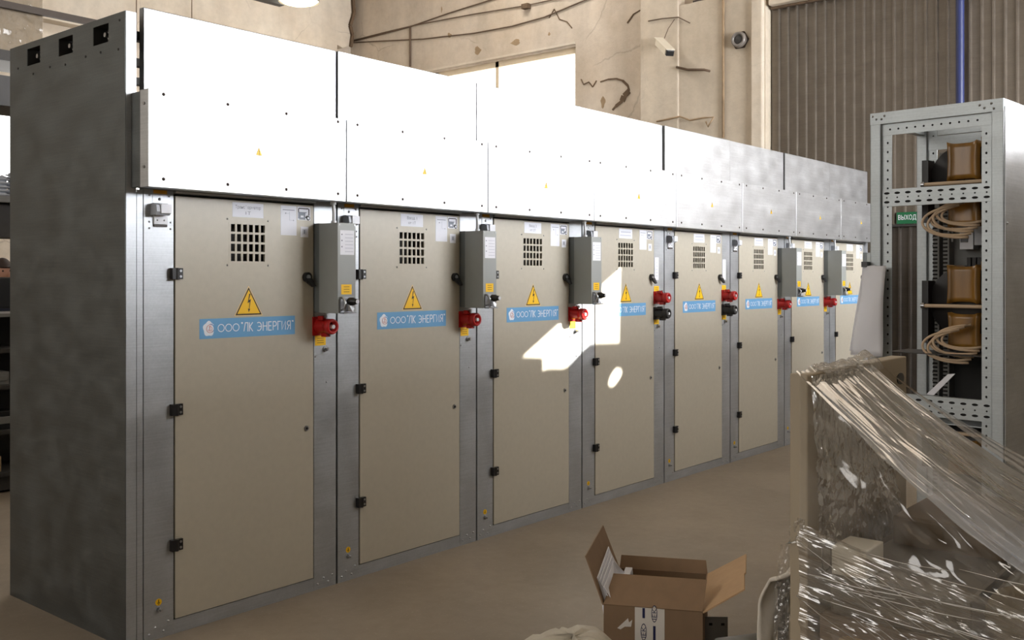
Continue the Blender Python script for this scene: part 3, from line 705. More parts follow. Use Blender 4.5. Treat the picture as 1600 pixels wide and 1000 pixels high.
# ------------------------------------------------------------------ open rack on the right
RW, RD, RH = .605, .60, 2.45
rk = thing('open_rack', 'open galvanised rack frame standing at the right with coil transformers inside', 'rack', (2.399, -2.436, 0), R(-94.74))
RM = rk.matrix_basis if False else Matrix.Translation((2.399, -2.436, 0)) @ Matrix.Rotation(R(-94.74), 4, 'Z')
def holed_strip(m, x0, x1, y, z0, z1, hs, mat, th=.003):
    # flat strip facing -y with black discs on the face standing in for shaded punched holes
    m.box((x0, y, z0), (x1, y + th, z1), mat)
    for (hx, hz, rx, rz) in hs:
        pts = [(hx + rx * math.cos(2 * PI * i / 10), y - .0006, hz + rz * math.sin(2 * PI * i / 10)) for i in range(10)]
        m.prism(pts, (0, .0005, 0), 'gap_black')
def post(side, back=False):
    q = MB(); s = 1 if side < 0 else -1; x = 0 if side < 0 else RW
    hs = [(x + s * .078, .08 + i * .0436 / 1.0 * 1.0, .0045, .006) for i in range(54)]
    y0 = 0 if not back else RD - .05
    q.box((x, y0, 0), (x + s * .05, y0 + .003, RH), 'rack_metal'); q.box((x, y0, 0), (x + s * .003, y0 + .05, RH), 'rack_metal')
    q.box((x + s * .047, y0, 0), (x + s * .05, y0 + .02, RH), 'rack_metal')
    holed_strip(q, min(x + s * .05, x + s * .098), max(x + s * .05, x + s * .098), y0 + .018, 0, RH - .03, hs, 'rack_metal')
    return q
post(-1).put('post', rk); post(1).put('post', rk); post(-1, True).put('post', rk); post(1, True).put('post', rk)
q = MB(); q.box((0, -.002, RH - .055), (RW, .02, RH), 'rack_metal')
holed_strip(q, .05, RW - .05, .016, RH - .11, RH - .055, [(.09 + i * .04, RH - .083, .005, .005) for i in range(11)], 'rack_metal')
rivets(q, [(.012, RH - .015), (.03, RH - .03), (.056, RH - .032), (.07, RH - .018), (RW - .1, RH - .02), (RW - .08, RH - .035), (RW - .05, RH - .018), (RW - .04, RH - .042)], -.002, .006)
q.put('top_rail', rk)
MB().box((0, RD - .03, RH - .055), (RW, RD, RH), 'rack_metal').box((.05, RD - .035, RH - .13), (RW - .05, RD - .032, RH - .06), 'rack_metal').put('top_rail', rk)
MB().box((.0, .02, RH - .05), (.04, RD - .03, RH), 'rack_metal').put('side_rail', rk)
MB().box((RW - .04, .02, RH - .05), (RW, RD - .03, RH), 'rack_metal').put('side_rail', rk)
for x0, x1, y0, y1 in ((0, RW, 0, .03), (0, RW, RD - .03, RD), (0, .03, 0, RD), (RW - .03, RW, 0, RD)):
    MB().box((x0, y0, 0), (x1, y1, .08), 'rack_metal').put('base_rail', rk)
q = MB(); q.box((RW, .012, .0), (RW + .004, RD - .01, RH - .035), 'galvanised_sheet')
for zz in (.6, 1.3, 1.9): q.lathe((RW + .004, .035, zz), (1, 0, 0), [(0, .006), (.004, .004), (.005, .0005)], 'steel', 8)
q.put('side_sheet', rk)
def cross(z0, z1):
    q = MB(); hs = []
    n = 10
    for i in range(n):
        x = .075 + i * (RW - .15) / (n - 1)
        hs += [(x, z0 + (z1 - z0) * .22, .014, .006), (x, z0 + (z1 - z0) * .78, .014, .006), (x, (z0 + z1) / 2, .004, .004)]
    holed_strip(q, .052, RW - .052, .014, z0, z1, hs, 'rack_metal'); q.box((.052, .014, z1), (RW - .052, .04, z1 + .003), 'rack_metal'); q.box((.052, .014, z0 - .003), (RW - .052, .04, z0), 'rack_metal')
    q.put('perforated_cross_member', rk)
cross(2.003, 2.079); cross(1.018, 1.107)
# mounting plate at the back, slotted wire duct, breakers
q = MB(); q.box((.12, RD - .06, .1), (RW - .06, RD - .055, 2.3), 'shelf_grey')
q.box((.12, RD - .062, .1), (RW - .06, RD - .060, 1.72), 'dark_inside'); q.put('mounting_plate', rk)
for x in (.115, .165):
    q = MB(); q.box((x, RD - .13, .25), (x + .03, RD - .062, 2.05), 'shelf_grey')
    for i in range(90): q.box((x - .001, RD - .1325, .26 + i * .0196), (x + .022, RD - .130, .268 + i * .0196), 'gap_black')
    q.put('wire_duct', rk)
q = MB(); q.box((.155, RD - .10, 1.84), (.20, RD - .09, 2.0), 'cable_white')
q.put('cable_bundle', rk)
bk = MB()
bk.box((.25, RD - .14, 1.80), (.315, RD - .062, 1.96), 'white_plastic'); bk.box((.32, RD - .14, 1.82), (.41, RD - .062, 1.95), 'grey_plastic'); bk.box((.415, RD - .14, 1.82), (.5, RD - .062, 1.95), 'grey_plastic')
for zz in (1.835, 1.905): bk.box((.256, RD - .146, zz), (.29, RD - .14, zz + .035), 'black_plastic')
for xx in (.36, .44): 
    for k in range(5): bk.cyl((xx, RD - .14, 1.835 + k * .025), (xx, RD - .143, 1.835 + k * .025), .005, 'black_plastic', 8)
bk.put('breaker_block', rk)
tb = MB()
for k in range(10): tb.box((.27 + k * .025, RD - .10, 1.69), (.27 + k * .025 + .018, RD - .062, 1.76), 'shelf_dark')
tb.put('terminal_strip', rk)
for k in range(3): MB().box((.25 + k * .085, RD - .2, 1.26), (.25 + k * .085 + .07, RD - .062, 1.37), 'dark_inside').put('contactor', rk)
q = MB(); q.box((.06, .05, .98), (RW - .06, RD - .07, .985), 'rack_metal'); q.put('shelf_plate', rk)
q = MB(); q.box((.06, .05, 1.30), (RW - .06, RD - .3, 1.304), 'shelf_dark'); q.put('shelf_plate', rk)

def bobbin(x0, x1, z0, z1, y0, y1):
    # winding with flared ends: saddle top, waisted sides
    q = MB(); nx, nz = 10, 8; vs = []; fs = []
    def pt(i, k, yy):
        a = i / nx * 2 - 1; b = k / nz * 2 - 1
        x = (x0 + x1) / 2 + (x1 - x0) / 2 * a * (1 - .07 * (1 - b * b)); z = (z0 + z1) / 2 + (z1 - z0) / 2 * b * (1 - .10 * (1 - a ** 4))
        return (x, yy, z)
    for yy, bulge in ((y0, 1), (y1, 0)):
        for i in range(nx + 1):
            for k in range(nz + 1):
                a = i / nx * 2 - 1; x, y, z = pt(i, k, yy)
                vs.append((x, y + (.018 * (1 - a ** 6) if bulge else 0), z))
    o = (nx + 1) * (nz + 1); id_ = lambda i, k, s: s * o + i * (nz + 1) + k
    for s in (0, 1):
        for i in range(nx):
            for k in range(nz): fs.append((id_(i, k, s), id_(i+1, k, s), id_(i+1, k+1, s), id_(i, k+1, s)))
    for i in range(nx):
        for k in (0, nz): fs.append((id_(i, k, 0), id_(i+1, k, 0), id_(i+1, k, 1), id_(i, k, 1)))
    for k in range(nz):
        for i in (0, nx): fs.append((id_(i, k, 0), id_(i, k+1, 0), id_(i, k+1, 1), id_(i, k, 1)))
    q.add(vs, fs, 'amber_coil', True); return q
def transformer(zr, label, cables=True, lower=True, only=False):
    t = thing('coil_transformer', label, 'transformer', RM @ Vector((0, 0, zr)), R(-94.74), 'coil transformers inside the open rack')
    y0, y1 = .16, .36
    if not only:
        bobbin(.30, .435, .012, .195, y0, y1).put('winding', t); bobbin(.445, .56, .012, .21, y0 + .03, y1).put('winding', t)
    if lower:
        bobbin(.30, .435, -.205, -.03, y0 + .01, y1).put('winding', t); bobbin(.445, .56, -.205, -.03, y0 + .03, y1).put('winding', t)
    q = MB(); q.lathe((.36, y0 + .06, .02 if not only else -.08), (0, 1, 0), [(0, .005), (0, .165), (.09, .165), (.09, .005)], 'coil_core', 28); q.put('core', t)
    q = MB(); q.box((.175, y0 + .02, -.18), (.205, y0 + .10, .12), 'coil_core'); q.put('bracket', t)
    q = MB(); q.cyl((.19, y0 - .01, 0), (.565, y0 - .01, 0), .009, 'cable_beige', 10); q.cyl((.185, y0 - .01, 0), (.20, y0 - .01, 0), .014, 'steel', 8); q.put('clamp_rod', t)
    if cables:
        q = MB()
        for k in range(6):
            cx, cz = .39, -.165 + .010 * k - .02; rx = .165 - .012 * (k % 3); pts = []
            for a in range(0, 190, 10):
                aa = R(100 + a); pts.append((cx + rx * math.cos(aa) + .01 * k, y0 - .05 - .05 * math.sin(R(a)) + .008 * k, cz + (.075 - .004 * k) * math.sin(aa) + .02 * math.cos(aa) * (k % 2)))
            q.tube(pts, .0065, 'cable_beige', 6)
        q.put('cable_loop', t)
    return t
transformer(2.105, 'topmost amber coil transformer in the open rack, behind the upper perforated bar')
transformer(1.525, 'middle amber coil transformer in the open rack, with beige cable loop below it')
t3 = transformer(.93, 'lowest amber coil transformer in the open rack, below the lower perforated bar', cables=False, only=True)
# loose white leaflet on the lower cross member
q = MB(); a = RM @ Vector((.255, .05, 1.112)); 
q.prism([RM @ Vector(p) for p in ((.25, .045, 1.112), (.285, .045, 1.112), (.375, .06, 1.215), (.34, .065, 1.21))], (.004, .0, .002), 'paper')
q.put('leaflet', label='small white folded leaflet sticking up from the lower perforated rack bar', cat='paper')
# big paper sheet clipped to the rack front post
q = MB(); nx, nz = 8, 14; vs = []
for i in range(nx + 1):
    for k in range(nz + 1):
        a, b = i / nx, k / nz
        x = .0 + a * .115 - b * .055 * (1 - a) + .03 * 0 - b * .0 ; zz = 1.715 - b * .43 + .012 * a * 0 - .04 * (a) * b * 0
        y = -.022 - .035 * math.sin(a * PI) * (1 - .3 * b) - .05 * b * a + .012 * math.sin(b * 5 + a * 3)
        vs.append(RM @ Vector((x - .028, y, zz + (.012 - .03 * b) * (1 - a) * 0)))
q.add(vs, [(i*(nz+1)+k, (i+1)*(nz+1)+k, (i+1)*(nz+1)+k+1, i*(nz+1)+k+1) for i in range(nx) for k in range(nz)], 'paper', True)
ps = thing('paper_sheet', 'large white drawing sheet hanging folded from a clip on the open rack', 'paper')
po = q.put('sheet', ps); sm = po.modifiers.new('thickness', 'SOLIDIFY'); sm.thickness = .002
q = MB(); q.prism([RM @ Vector(p) for p in ((-.03, -.012, 1.715), (.03, -.012, 1.72), (-.0, -.012, 1.36), (-.10, -.012, 1.30))], RM.to_3x3() @ Vector((0, -.002, 0)), 'paper'); q.put('back_page', ps)
q = MB(); c = RM @ Vector((-.012, -.03, 1.722)); q.box(c - Vector((.014, .014, .012)), c + Vector((.03, .014, .014)), 'black_plastic'); q.put('clip', ps)

# ------------------------------------------------------------------ film-wrapped load at the right
PX0, PX1, PY0, PY1, PZ = .065, .83, -3.115, -3.066, 1.411
wl = thing('wrapped_load', 'pallet load with an upright beige board wrapped in clear stretch film, right foreground', 'wrapped load', (0, 0, 0))
q = MB(); q.box((PX0, PY0, .14), (PX1, PY1, PZ), 'panel_beige'); bd = q.put('upright_board', wl, bevel=.004)
q = MB(); pts = [(.768 + .030 * math.cos(2 * PI * i / 20), PY0 - .003, 1.345 + .018 * math.sin(2 * PI * i / 20)) for i in range(20)]
q.prism(pts, (0, .003, 0), 'black_plastic'); q.put('grip_hole', bd)
BY = -3.80; BZ = .97
q = MB(); q.box((PX0 + .02, BY, .14), (1.15, PY0 - .02, .80), 'load_brown'); q.put('lower_crate', wl, bevel=.01)
q = MB()
q.box((PX0 + .03, -3.50, .80), (.7, -3.16, .90), 'load_grey'); q.put('grey_case', wl, bevel=.01)
q = MB(); q.box((.50, -3.48, .80), (.95, -3.18, .98), 'load_brown'); q.put('rear_case', wl, bevel=.01)
q = MB(); q.box((PX0 + .03, -3.255, .902), (.22, -3.165, .975), 'load_white'); q.put('highlight_block', wl, bevel=.004)  # white block added for the fuzzy highlight under the film
q = MB(); q.cyl((PX0 + .03, -3.61, .880), (.48, -3.60, .880), .08, 'load_metal', 24); q.put('metal_drum', wl)
q = MB(); q.box((PX0 + .0, -3.78, .42), (.3, -3.50, .70), 'load_metal'); q.box((PX0 + .0, -3.44, .36), (.3, -3.18, .76), 'load_tan'); q.put('motor_case', wl, bevel=.03)
q = MB()
for y in (-3.75, -3.45, -3.12): q.box((PX0 - .02, y - .05, 0), (1.2, y + .05, .10), 'wood')
for x in [PX0 - .02 + .18 * k for k in range(7)]: q.box((x, -3.82, .10), (x + .12, -3.03, .138), 'wood')
q.put('pallet', wl)

def sheetgrid(nu, nv, fn, mat, name, parent, uvs=(1, 1), th=0):
    vs = []; uv = []
    for i in range(nu + 1):
        for k in range(nv + 1): vs.append(fn(i / nu, k / nv)); uv.append((i / nu * uvs[0], k / nv * uvs[1]))
    fs = [(i*(nv+1)+k, (i+1)*(nv+1)+k, (i+1)*(nv+1)+k+1, i*(nv+1)+k+1) for i in range(nu) for k in range(nv)]
    m = bpy.data.meshes.new(name); m.from_pydata([tuple(v) for v in vs], [], fs); m.materials.append(M[mat])
    l = m.uv_layers.new(name='UVMap')
    for lp in m.loops: l.data[lp.index].uv = uv[lp.vertex_index]
    for p_ in m.polygons: p_.use_smooth = True
    return link(m, name, parent)
def nz(v, s, seed=0): return noise.noise(Vector(v) * s + Vector((seed, seed * 1.7, 0)))
def lerp(a, b, t): return Vector(a) * (1 - t) + Vector(b) * t
# tent: from the top of the board down to the far right of the load
def tent(u, v):
    if u < .8:
        a = lerp((PX0 - .004, PY0 + .03, PZ + .005), (.52, PY0 + .01, PZ + .005), u / .8); a.z += .02 * max(0, nz((u * 8, 0, 0), 1.3, 3))
    else: a = lerp((.52, PY0 + .01, PZ + .005), (.835, PY0 - .006, 1.19), (u - .8) / .2)
    b = lerp((PX0 + .0, BY - .03, .88), (1.25, BY + .02, .86), u)
    p_ = lerp(a, b, v); p_.z -= .05 * math.sin(v * PI)
    n = Vector((0, -.55, .83)); w = math.sin(v * PI) ** .5
    d = .010 * nz((u * 12, v * 1.2, 0), 1, 1) + .005 * nz((u * 34, v * 2.2 + u * 5, 0), 1, 5)
    d += .009 * nz((u * 26, v * 11, 0), 1, 15) * (1 - v) ** 1.5
    fan = .014 * nz((u * 6 - v * 3, v * .7, 0), 1, 9)
    return p_ + n * (d + fan) * w
sheetgrid(110, 60, tent, 'film_tent', 'tent_film', wl, (1, 1))
# loose outer layer from the far end of the board
def outer(u, v):
    a = lerp((.60, PY0 + .02, PZ + .004), (.838, PY1 + .004, 1.345), u); b = lerp((1.0, BY, .88), (1.35, BY + .10, .90), u)
    p_ = lerp(a, b, v); p_.z -= (.03 + .02 * (1 - u)) * math.sin(v * PI); p_.z += .006 * nz((u * 5, v * 2, 0), 1, 21)
    return p_
sheetgrid(20, 40, outer, 'film_clear', 'outer_film', wl, (.4, 1))
# gusset closing the tent on the near side
def gusset(u, v):
    top = lerp((PX0 - .004, PY0 + .02, PZ), (PX0 - .004, BY - .03, .88), u)
    top.z -= .05 * math.sin(u * PI) * .9
    bot = lerp((PX0 - .006, PY0 + .02, .84), (PX0 - .012, BY - .03, .80), u)
    p_ = lerp(top, bot, v)
    p_.x -= .015 * nz((u * 3, v * 3, 0), 2, 2) * math.sin(u * PI) + .02 * math.sin(v * PI) * math.sin(u * PI)
    return p_
sheetgrid(50, 40, gusset, 'film_clear', 'gusset_film', wl, (1, 1))
# tight wrap round the lower crate (near side) with diagonal stretch lines
def tight(u, v):
    y = lerp((0, PY0 + .012, 0), (0, BY - .04, 0), u).y; zz = (1.03 - .16 * u) * (1 - v) + .14 * v
    p_ = Vector((PX0 - .022, y, zz))
    p_.x -= .016 * abs(nz((u * 3 + v * 5, v * 11 - u * 3, 0), 1.2, 4)) + .010 * nz((u * 5 + v * 9, v * 26 - u * 9, 0), 1.2, 7)
    return p_
sheetgrid(90, 90, tight, 'film_tight', 'wrap_film', wl, (1, 1))
# ropes of gathered film
rs = random.Random(11); q = MB()
def strand(p, q2, r, sag=.0, seg=8):
    pts = []
    for i in range(seg + 1):
        a = i / seg; v_ = lerp(p, q2, a); v_.z -= sag * math.sin(a * PI); v_.x += .003 * math.sin(a * 9 + p[1] * 50); pts.append(v_)
    q.tube(pts, r, 'film_strand', 5)
ly = lambda f: PY0 + .04 + f * (BY - .05 - PY0 - .04)
for k in range(46):                                   # across the lower wrap, falling to the near side
    f0 = rs.uniform(0, .55); f1 = f0 + rs.uniform(.15, .55); z0 = rs.uniform(.50, .99)
    if f1 > 1: f1 = 1
    dz = -(f1 - f0) * rs.choice((.02, .06, .10, .38, .45))
    x = PX0 - .030 - rs.uniform(0, .012)
    strand((x, ly(f0), z0), (x, ly(f1), z0 + dz), rs.uniform(.0006, .0016), .004)
for k in range(12):
    f0 = rs.uniform(.25, .6); f1 = f0 - rs.uniform(.1, .25); z0 = rs.uniform(.3, .72); x = PX0 - .034
    strand((x, ly(f0), z0), (x, ly(max(0, f1)), z0 - rs.uniform(.1, .25)), rs.uniform(.0008, .0018))
q.put('film_strands', wl, kind='stuff'); q = MB()
for k in range(11):                                   # along the tent
    u = rs.uniform(.0, .98); v0 = rs.uniform(.0, .5); v1 = min(1, v0 + rs.uniform(.25, .6)); off = Vector((-.004, -.006, .006))
    q.tube([tent(u + .03 * i / 10 * (v1 - v0), v0 + (v1 - v0) * i / 10) + off for i in range(11)], rs.uniform(.0008, .0022), 'film_strand', 5)
q.put('film_strands', wl, kind='stuff')
# bubble strip along the back edge of the board, and crumpled bunch on its top
def strip(u, v):
    y = PY1 + .004 + u * .034 * min(1, v * 9); zz = 1.04 - v * .90
    return Vector((PX0 + .01 - .02 * u + .012 * nz((u * 4, v * 30, 0), 1, 3), y + .02 * nz((v * 5, u, 0), 1, 6) * u - (.05 * u if v < .08 else 0), zz))
sheetgrid(8, 60, strip, 'film_crumple', 'edge_film', wl, (.4, 5))
def bunch(u, v):
    a = u * PI; x = .16 + v * .42
    rr = .032 + .016 * nz((u * 5, v * 14, 0), 1, 8) + .018 * max(0, 1 - abs(v - .88) * 6)
    return Vector((x, (PY0 + PY1) / 2 + math.cos(a) * (.03 + rr * .3), PZ - .02 + math.sin(a) * rr))
sheetgrid(16, 60, bunch, 'film_crumple', 'film_bunch', wl, (1, 4))
# film drawn down the board face below the bunch
def face(u, v):
    return Vector((PX0 + u * (.50 + .2 * v - PX0), PY0 - .006 - .012 * abs(nz((u * 7 + v * 3, v * 6, 0), 1.3, 12)) - .03 * v, PZ - .004 - v * .5))
sheetgrid(60, 40, face, 'film_crumple', 'face_film', wl, (2, 1.5))

# ------------------------------------------------------------------ cloth on a small black stand left of the load
st = thing('black_stand', 'low black steel stand under a white cloth, left of the wrapped load', 'stand', (.36, -2.915, 0))
zt = .77
for dx, dy in ((0, 0), (.30, .0), (0, -.12), (.30, -.12)): MB().box((dx - .012, dy - .012, 0), (dx + .012, dy + .012, zt), 'black_plastic').put('leg', st)
MB().box((-.014, -.134, zt - .02), (.314, .014, zt), 'black_plastic').put('top', st)
def rag(u, v):
    # lies over the top and hangs down on the left side
    s_ = v * .50; x = .345 + u * .22
    if s_ < .14: y = -3.03 + s_ * .9; zz = zt + .014 + .03 * math.sin(s_ / .14 * PI) + .010 * nz((u * 6, v * 6, 0), 1, 2)
    else:
        dn_ = (s_ - .14) * (.62 if u < .3 else .42 + .06 * math.sin(u * 9))
        y = -2.90 + .016 * math.sin(u * 11 + v * 3) + .03 * math.sin(min(1, dn_ / .1) * PI / 2) ; zz = zt + .014 - dn_
    return Vector((x - .05 * v * (1 - u) + .012 * nz((u * 5, v * 5, 0), 1, 9), y, zz))
rg = sheetgrid(24, 30, rag, 'cloth_white', 'cleaning_cloth', None)
sm = rg.modifiers.new('thickness', 'SOLIDIFY'); sm.thickness = .008
tag(rg, 'rumpled white cloth hanging over the black stand, left of the wrapped load', 'cloth')

# ------------------------------------------------------------------ cardboard box
BW, BD, BH = .39, .52, .35
cb = thing('cardboard_box', 'open brown cardboard box with raised flaps on the floor in front of the cabinets', 'cardboard box', (.90, -1.909, 0), R(-63.5))
BMx = Matrix.Translation((.90, -1.909, 0)) @ Matrix.Rotation(R(-63.5), 4, 'Z')
t_ = .005
q = MB()
for a, b in (((0, 0, 0), (BW, t_, BH)), ((0, BD - t_, 0), (BW, BD, BH)), ((0, t_, 0), (t_, BD - t_, BH)), ((BW - t_, t_, 0), (BW, BD - t_, BH)), ((t_, t_, 0), (BW - t_, BD - t_, t_))): q.box(a, b, 'cardboard')
q.put('body', cb)
def flap(p, q_, out, mat_in, lab=None, jag=0):
    p, q_, out = Vector(p), Vector(q_), Vector(out); m = MB()
    n_ = (q_ - p).cross(out).normalized() * .005
    d = (q_ - p)
    poly = [p, q_, q_ + out * (1 if not jag else .98) - d * .01, p + out + d * .02] if not jag else [p, q_, q_ + out - d * .03, p + d * .45 + out * .99, p + d * .43 + out * .955, p + out * .96 + d * .04]
    m.prism(poly, n_, mat_in); m.put('flap', cb)
flap((0, BD, BH), (0, 0, BH), (-.075, .02, .185), 'cardboard')
flap((BW, 0, BH), (BW, BD, BH), (.165, -.03, .11), 'cardboard_inner', jag=1)
flap((0, 0, BH), (BW, 0, BH), (.015, .135, .085), 'cardboard')
flap((BW, BD, BH), (0, BD, BH), (0, .03, .05), 'cardboard')
q = MB(); q.box((.125, -.0016, .0), (.242, -.0004, BH + .001), 'tape_white'); 
def tlogo(x, z):
    pts = lambda r1, r2, e: [(x + r1 * math.cos(2 * PI * i / 18), -.0018 - e, z + r2 * math.sin(2 * PI * i / 18)) for i in range(18)]
    q.prism(pts(.012, .034, 0), (0, .0003, 0), 'tape_blue'); q.prism(pts(.0095, .030, .0004), (0, .0003, 0), 'tape_white')
    # letters read upwards along the tape
    vs, fs = text_geo('IEK', 1.0, 1.0, 0.0)
    ax, bx = min(v[0] for v in vs), max(v[0] for v in vs); az, bz = min(v[1] for v in vs), max(v[1] for v in vs)
    q.add([(x + .008 - (v[1] - az) / (bz - az) * .016, -.0027, z - .022 + (v[0] - ax) / (bx - ax) * .044) for v in vs], fs, 'tape_blue')
for x, z in ((.160, .255), (.202, .330), (.202, .16), (.160, .09)): tlogo(x, z)
for x, z in ((.160, .33), (.202, .262), (.202, .228), (.160, .17)): q.box((x - .005, -.002, z - .02), (x + .005, -.0015, z + .02), 'tape_blue')
q.put('tape_strip', cb, label='white packing tape with blue print')
q = MB(); q.prism([(.055, -.001, .262), (.098, -.001, .305), (.102, -.001, .288), (.115, -.001, .30), (.11, -.001, .272), (.085, -.001, .270), (.068, -.001, .258)], (0, -.0008, 0), 'tape_white'); q.put('torn_label', cb)
# papers standing in the box
for k in range(4):
    q = MB(); o = .011 * k
    q.prism([BMx @ Vector(p) for p in ((.010 + o, .03, .20), (.010 + o, .44, .20), (.006 + o, .44, .345), (-.036 + o, .40 - .03 * k, .475 - .012 * k), (-.036 + o, .06 - .012 * k, .438 - .008 * k), (.006 + o, .03, .345))], BMx.to_3x3() @ Vector((.003, 0, 0)), 'paper')
    q.put('paper_stack', label='white papers leaning against the left flap inside the cardboard box', cat='papers', group='papers in the cardboard box')
q = MB(); q.prism([BMx @ Vector(p) for p in ((.05, .30, .10), (.05, .5, .10), (.03, .5, .36), (.03, .36, .36))], BMx.to_3x3() @ Vector((.03, 0, 0)), 'paper')
q.put('paper_sheaf', label='thick bent white sheaf of papers deeper inside the cardboard box', cat='papers')

# white bag heap in front
def bag():
    c = at(895, 1000, 3.35); c.z = 0; m = MB(); nu, nv = 40, 16; vs = []; fs = []
    for k in range(nv + 1):
        f = k / nv
        for i in range(nu):
            a = 2 * PI * i / nu; prof = math.cos(f * PI / 2) ** .6 if f < 1 else 0
            rr = (.245 + .03 * math.sin(3 * a + 1) + .02 * nz((math.cos(a) * 2, math.sin(a) * 2, f * 3), 1.5, 3)) * prof
            zz = .440 * math.sin(f * PI / 2) ** .6 + .018 * nz((math.cos(a) * 3, math.sin(a) * 3, f * 4), 1.6, 5) * (f > 0)
            vs.append((c.x + rr * math.cos(a), c.y + rr * math.sin(a), max(0.0, zz)))
    for k in range(nv):
        for i in range(nu): fs.append((k*nu+i, k*nu+(i+1) % nu, (k+1)*nu+(i+1) % nu, (k+1)*nu+i))
    m.add(vs, fs, 'bag_white', True)
    return m
bag().put('white_bag', label='crumpled off-white bag heap in front of the cardboard box at the bottom edge', cat='bag')
# perforated angle piece and grey roll behind the box
c = at(1118, 985, 4.05); hh = at(1118, 964, 4.05).z
an = MB(); an.box((-.055, 0, 0), (.05, .004, hh), 'shelf_grey'); an.box((-.055, 0, 0), (-.051, .10, hh), 'shelf_grey')
for dz in (.03, .12): 
    for dx in (-.02, .03): an.box((dx - .007, -.0008, hh - dz - .005), (dx + .007, 0, hh - dz + .005), 'gap_black')
ao = an.put('steel_bracket', None, (c.x, c.y, 0), label='short perforated steel bracket standing right of the cardboard box', cat='bracket'); ao.rotation_euler = (0, 0, R(-52))
c = at(1185, 990, 3.55); rl = MB(); rr_ = .042
hz_ = c.z
rl.lathe((0, 0, hz_ - .045), (-.8, .5, 0), [(0, .001), (0, .045), (.16, .045), (.16, .03), (.16, .03), (.02, .03)], 'shelf_grey', 20); rl.box((-.11, -.04, 0), (.03, .09, hz_ - .085), 'shelf_grey')
rl.put('pipe_offcut', None, (c.x, c.y, 0), label='grey pipe offcut on a block at the bottom edge, left of the black stand', cat='pipe')

# ------------------------------------------------------------------ background left: storage rack, lamp, beam, wrapped goods
tall = MB()
sr = thing('pallet_rack', 'tall dark pallet rack behind the left end of the cabinet row', 'storage rack')
yk = 8.5
zb = on_y(60, 18, yk - .05).z
for x in (-2.6, 4.35):
    for dy in (0, 1.0): MB().box((x - .05, yk + dy - .02, 0), (x + .05, yk + dy + .05, zb), 'beam_brown').put('post', sr)
MB().box((-2.6, yk - .07, zb - .04), (4.4, yk - .02, zb + .045), 'beam_brown').put('beam', sr)
zs = on_y(8, 86, yk - .05).z
MB().box((-2.6, yk - .07, zs - .07), (4.0, yk - .02, zs + .06), 'shelf_dark').put('beam', sr)
MB().box((-2.6, yk, zs), (4.0, yk + 1.0, zs + .03), 'shelf_dark').put('deck', sr)
MB().box((-2.6, yk, 1.1), (4.0, yk + 1.0, 1.2), 'shelf_dark').put('deck', sr)
xr = on_y(67, 40, yk + .02).x
q = MB(); q.box((xr - 1.6, yk + .03, zs + .031), (xr, yk + .95, 6.3), 'load_tan2')
gw = q.put('wrapped_goods', label='film-wrapped brown block of goods on the high shelf at the top left corner', cat='wrapped goods')
def wf_(u, v): return Vector((xr - 1.6 + 1.6 * u, yk - .0 - .02 * abs(nz((u * 6 + v * 2, v * 9, 0), 1.4, 3)), 6.3 - v * (6.3 - zs - .04)))
sheetgrid(40, 40, wf_, 'film_clear', 'wrap_film', gw, (2, 2))
# workbench rack nearer, seen only in the narrow gap at the left edge
wr_ = thing('workshop_shelf', 'cluttered dark workshop shelving seen past the left edge of the end panel', 'shelving')
yw = 3.7
SX0, SX1 = -.4, 1.5
for x in (SX0, SX1):
    for dy in (0, .5): MB().box((x - .03, yw + dy - .03, 0), (x + .03, yw + dy + .03, 3.6), 'shelf_dark').put('post', wr_)
sh = {}
for nm, vv, h_ in (('a', 306, .05), ('b', 490, .025), ('c', 545, .03), ('d', 602, .03), ('e', 672, .03), ('f', 738, .03)):
    z = on_y(8, vv, yw).z; sh[nm] = z
    MB().box((SX0, yw - .02, z - h_), (SX1, yw + .5, z), 'shelf_grey' if nm in 'ab' else 'shelf_dark').put('shelf', wr_)
MB().box((SX0, yw + .02, sh['f'] - .6 if sh['f'] > .7 else 0.02), (SX1, yw + .5, sh['f'] - .04), 'shelf_dark').put('drawer_unit', wr_)
MB().box((SX0, yw + .50, .02), (SX1, yw + .52, sh['b']), 'shelf_dark').put('back_board', wr_)
MB().box((SX0, yw, on_y(8, 165, yw).z), (SX1, yw + .5, on_y(8, 118, yw).z), 'shelf_dark').put('header_box', wr_)
q = MB(); q.box((.2, yw + .05, on_y(8, 370, yw).z), (SX1 - .1, yw + .45, sh['a'] - .06), 'shelf_dark'); q.put('hanging_tray', wr_)
def insul(x, n_, r, label, h_=.03):
    q = MB(); prof = [(0, r * .6)]
    for k in range(n_): prof += [(.01 + k * h_, r), (.01 + k * h_ + h_ * .4, r), (.01 + k * h_ + h_ * .5, r * .6), (.01 + k * h_ + h_ * .9, r * .6)]
    prof.append((.02 + n_ * h_, .002))
    q.lathe((0, 0, 0), (0, 0, 1), prof, 'grey_plastic', 18)
    q.put('insulator', None, (x, yw + .12, sh['a']), label=label, cat='insulator', group='insulators on the workshop shelf')
xa = on_y(3, 290, yw + .12).x; xb = on_y(13, 290, yw + .12).x
insul(xa, 5, .055, 'white ribbed insulator on the shelf at the left edge, the left one'); insul(xb + .03, 9, .05, 'taller grey ribbed insulator on the shelf at the left edge, beside the end panel', .02)
zm0, zm1 = on_y(8, 488, yw).z, on_y(8, 433, yw).z
mo = thing('monitor', 'black monitor back on the workshop shelving in front of the person', 'monitor', (.82, yw + .2, sh['b']))
MB().box((-.30, -.02, .035), (.30, .03, zm1 - sh['b']), 'black_plastic').put('screen', mo, bevel=.01)
MB().box((-.05, .0, .0), (.05, .03, .06), 'black_plastic').box((-.12, -.08, 0), (.12, .1, .012), 'black_plastic').put('stand', mo)
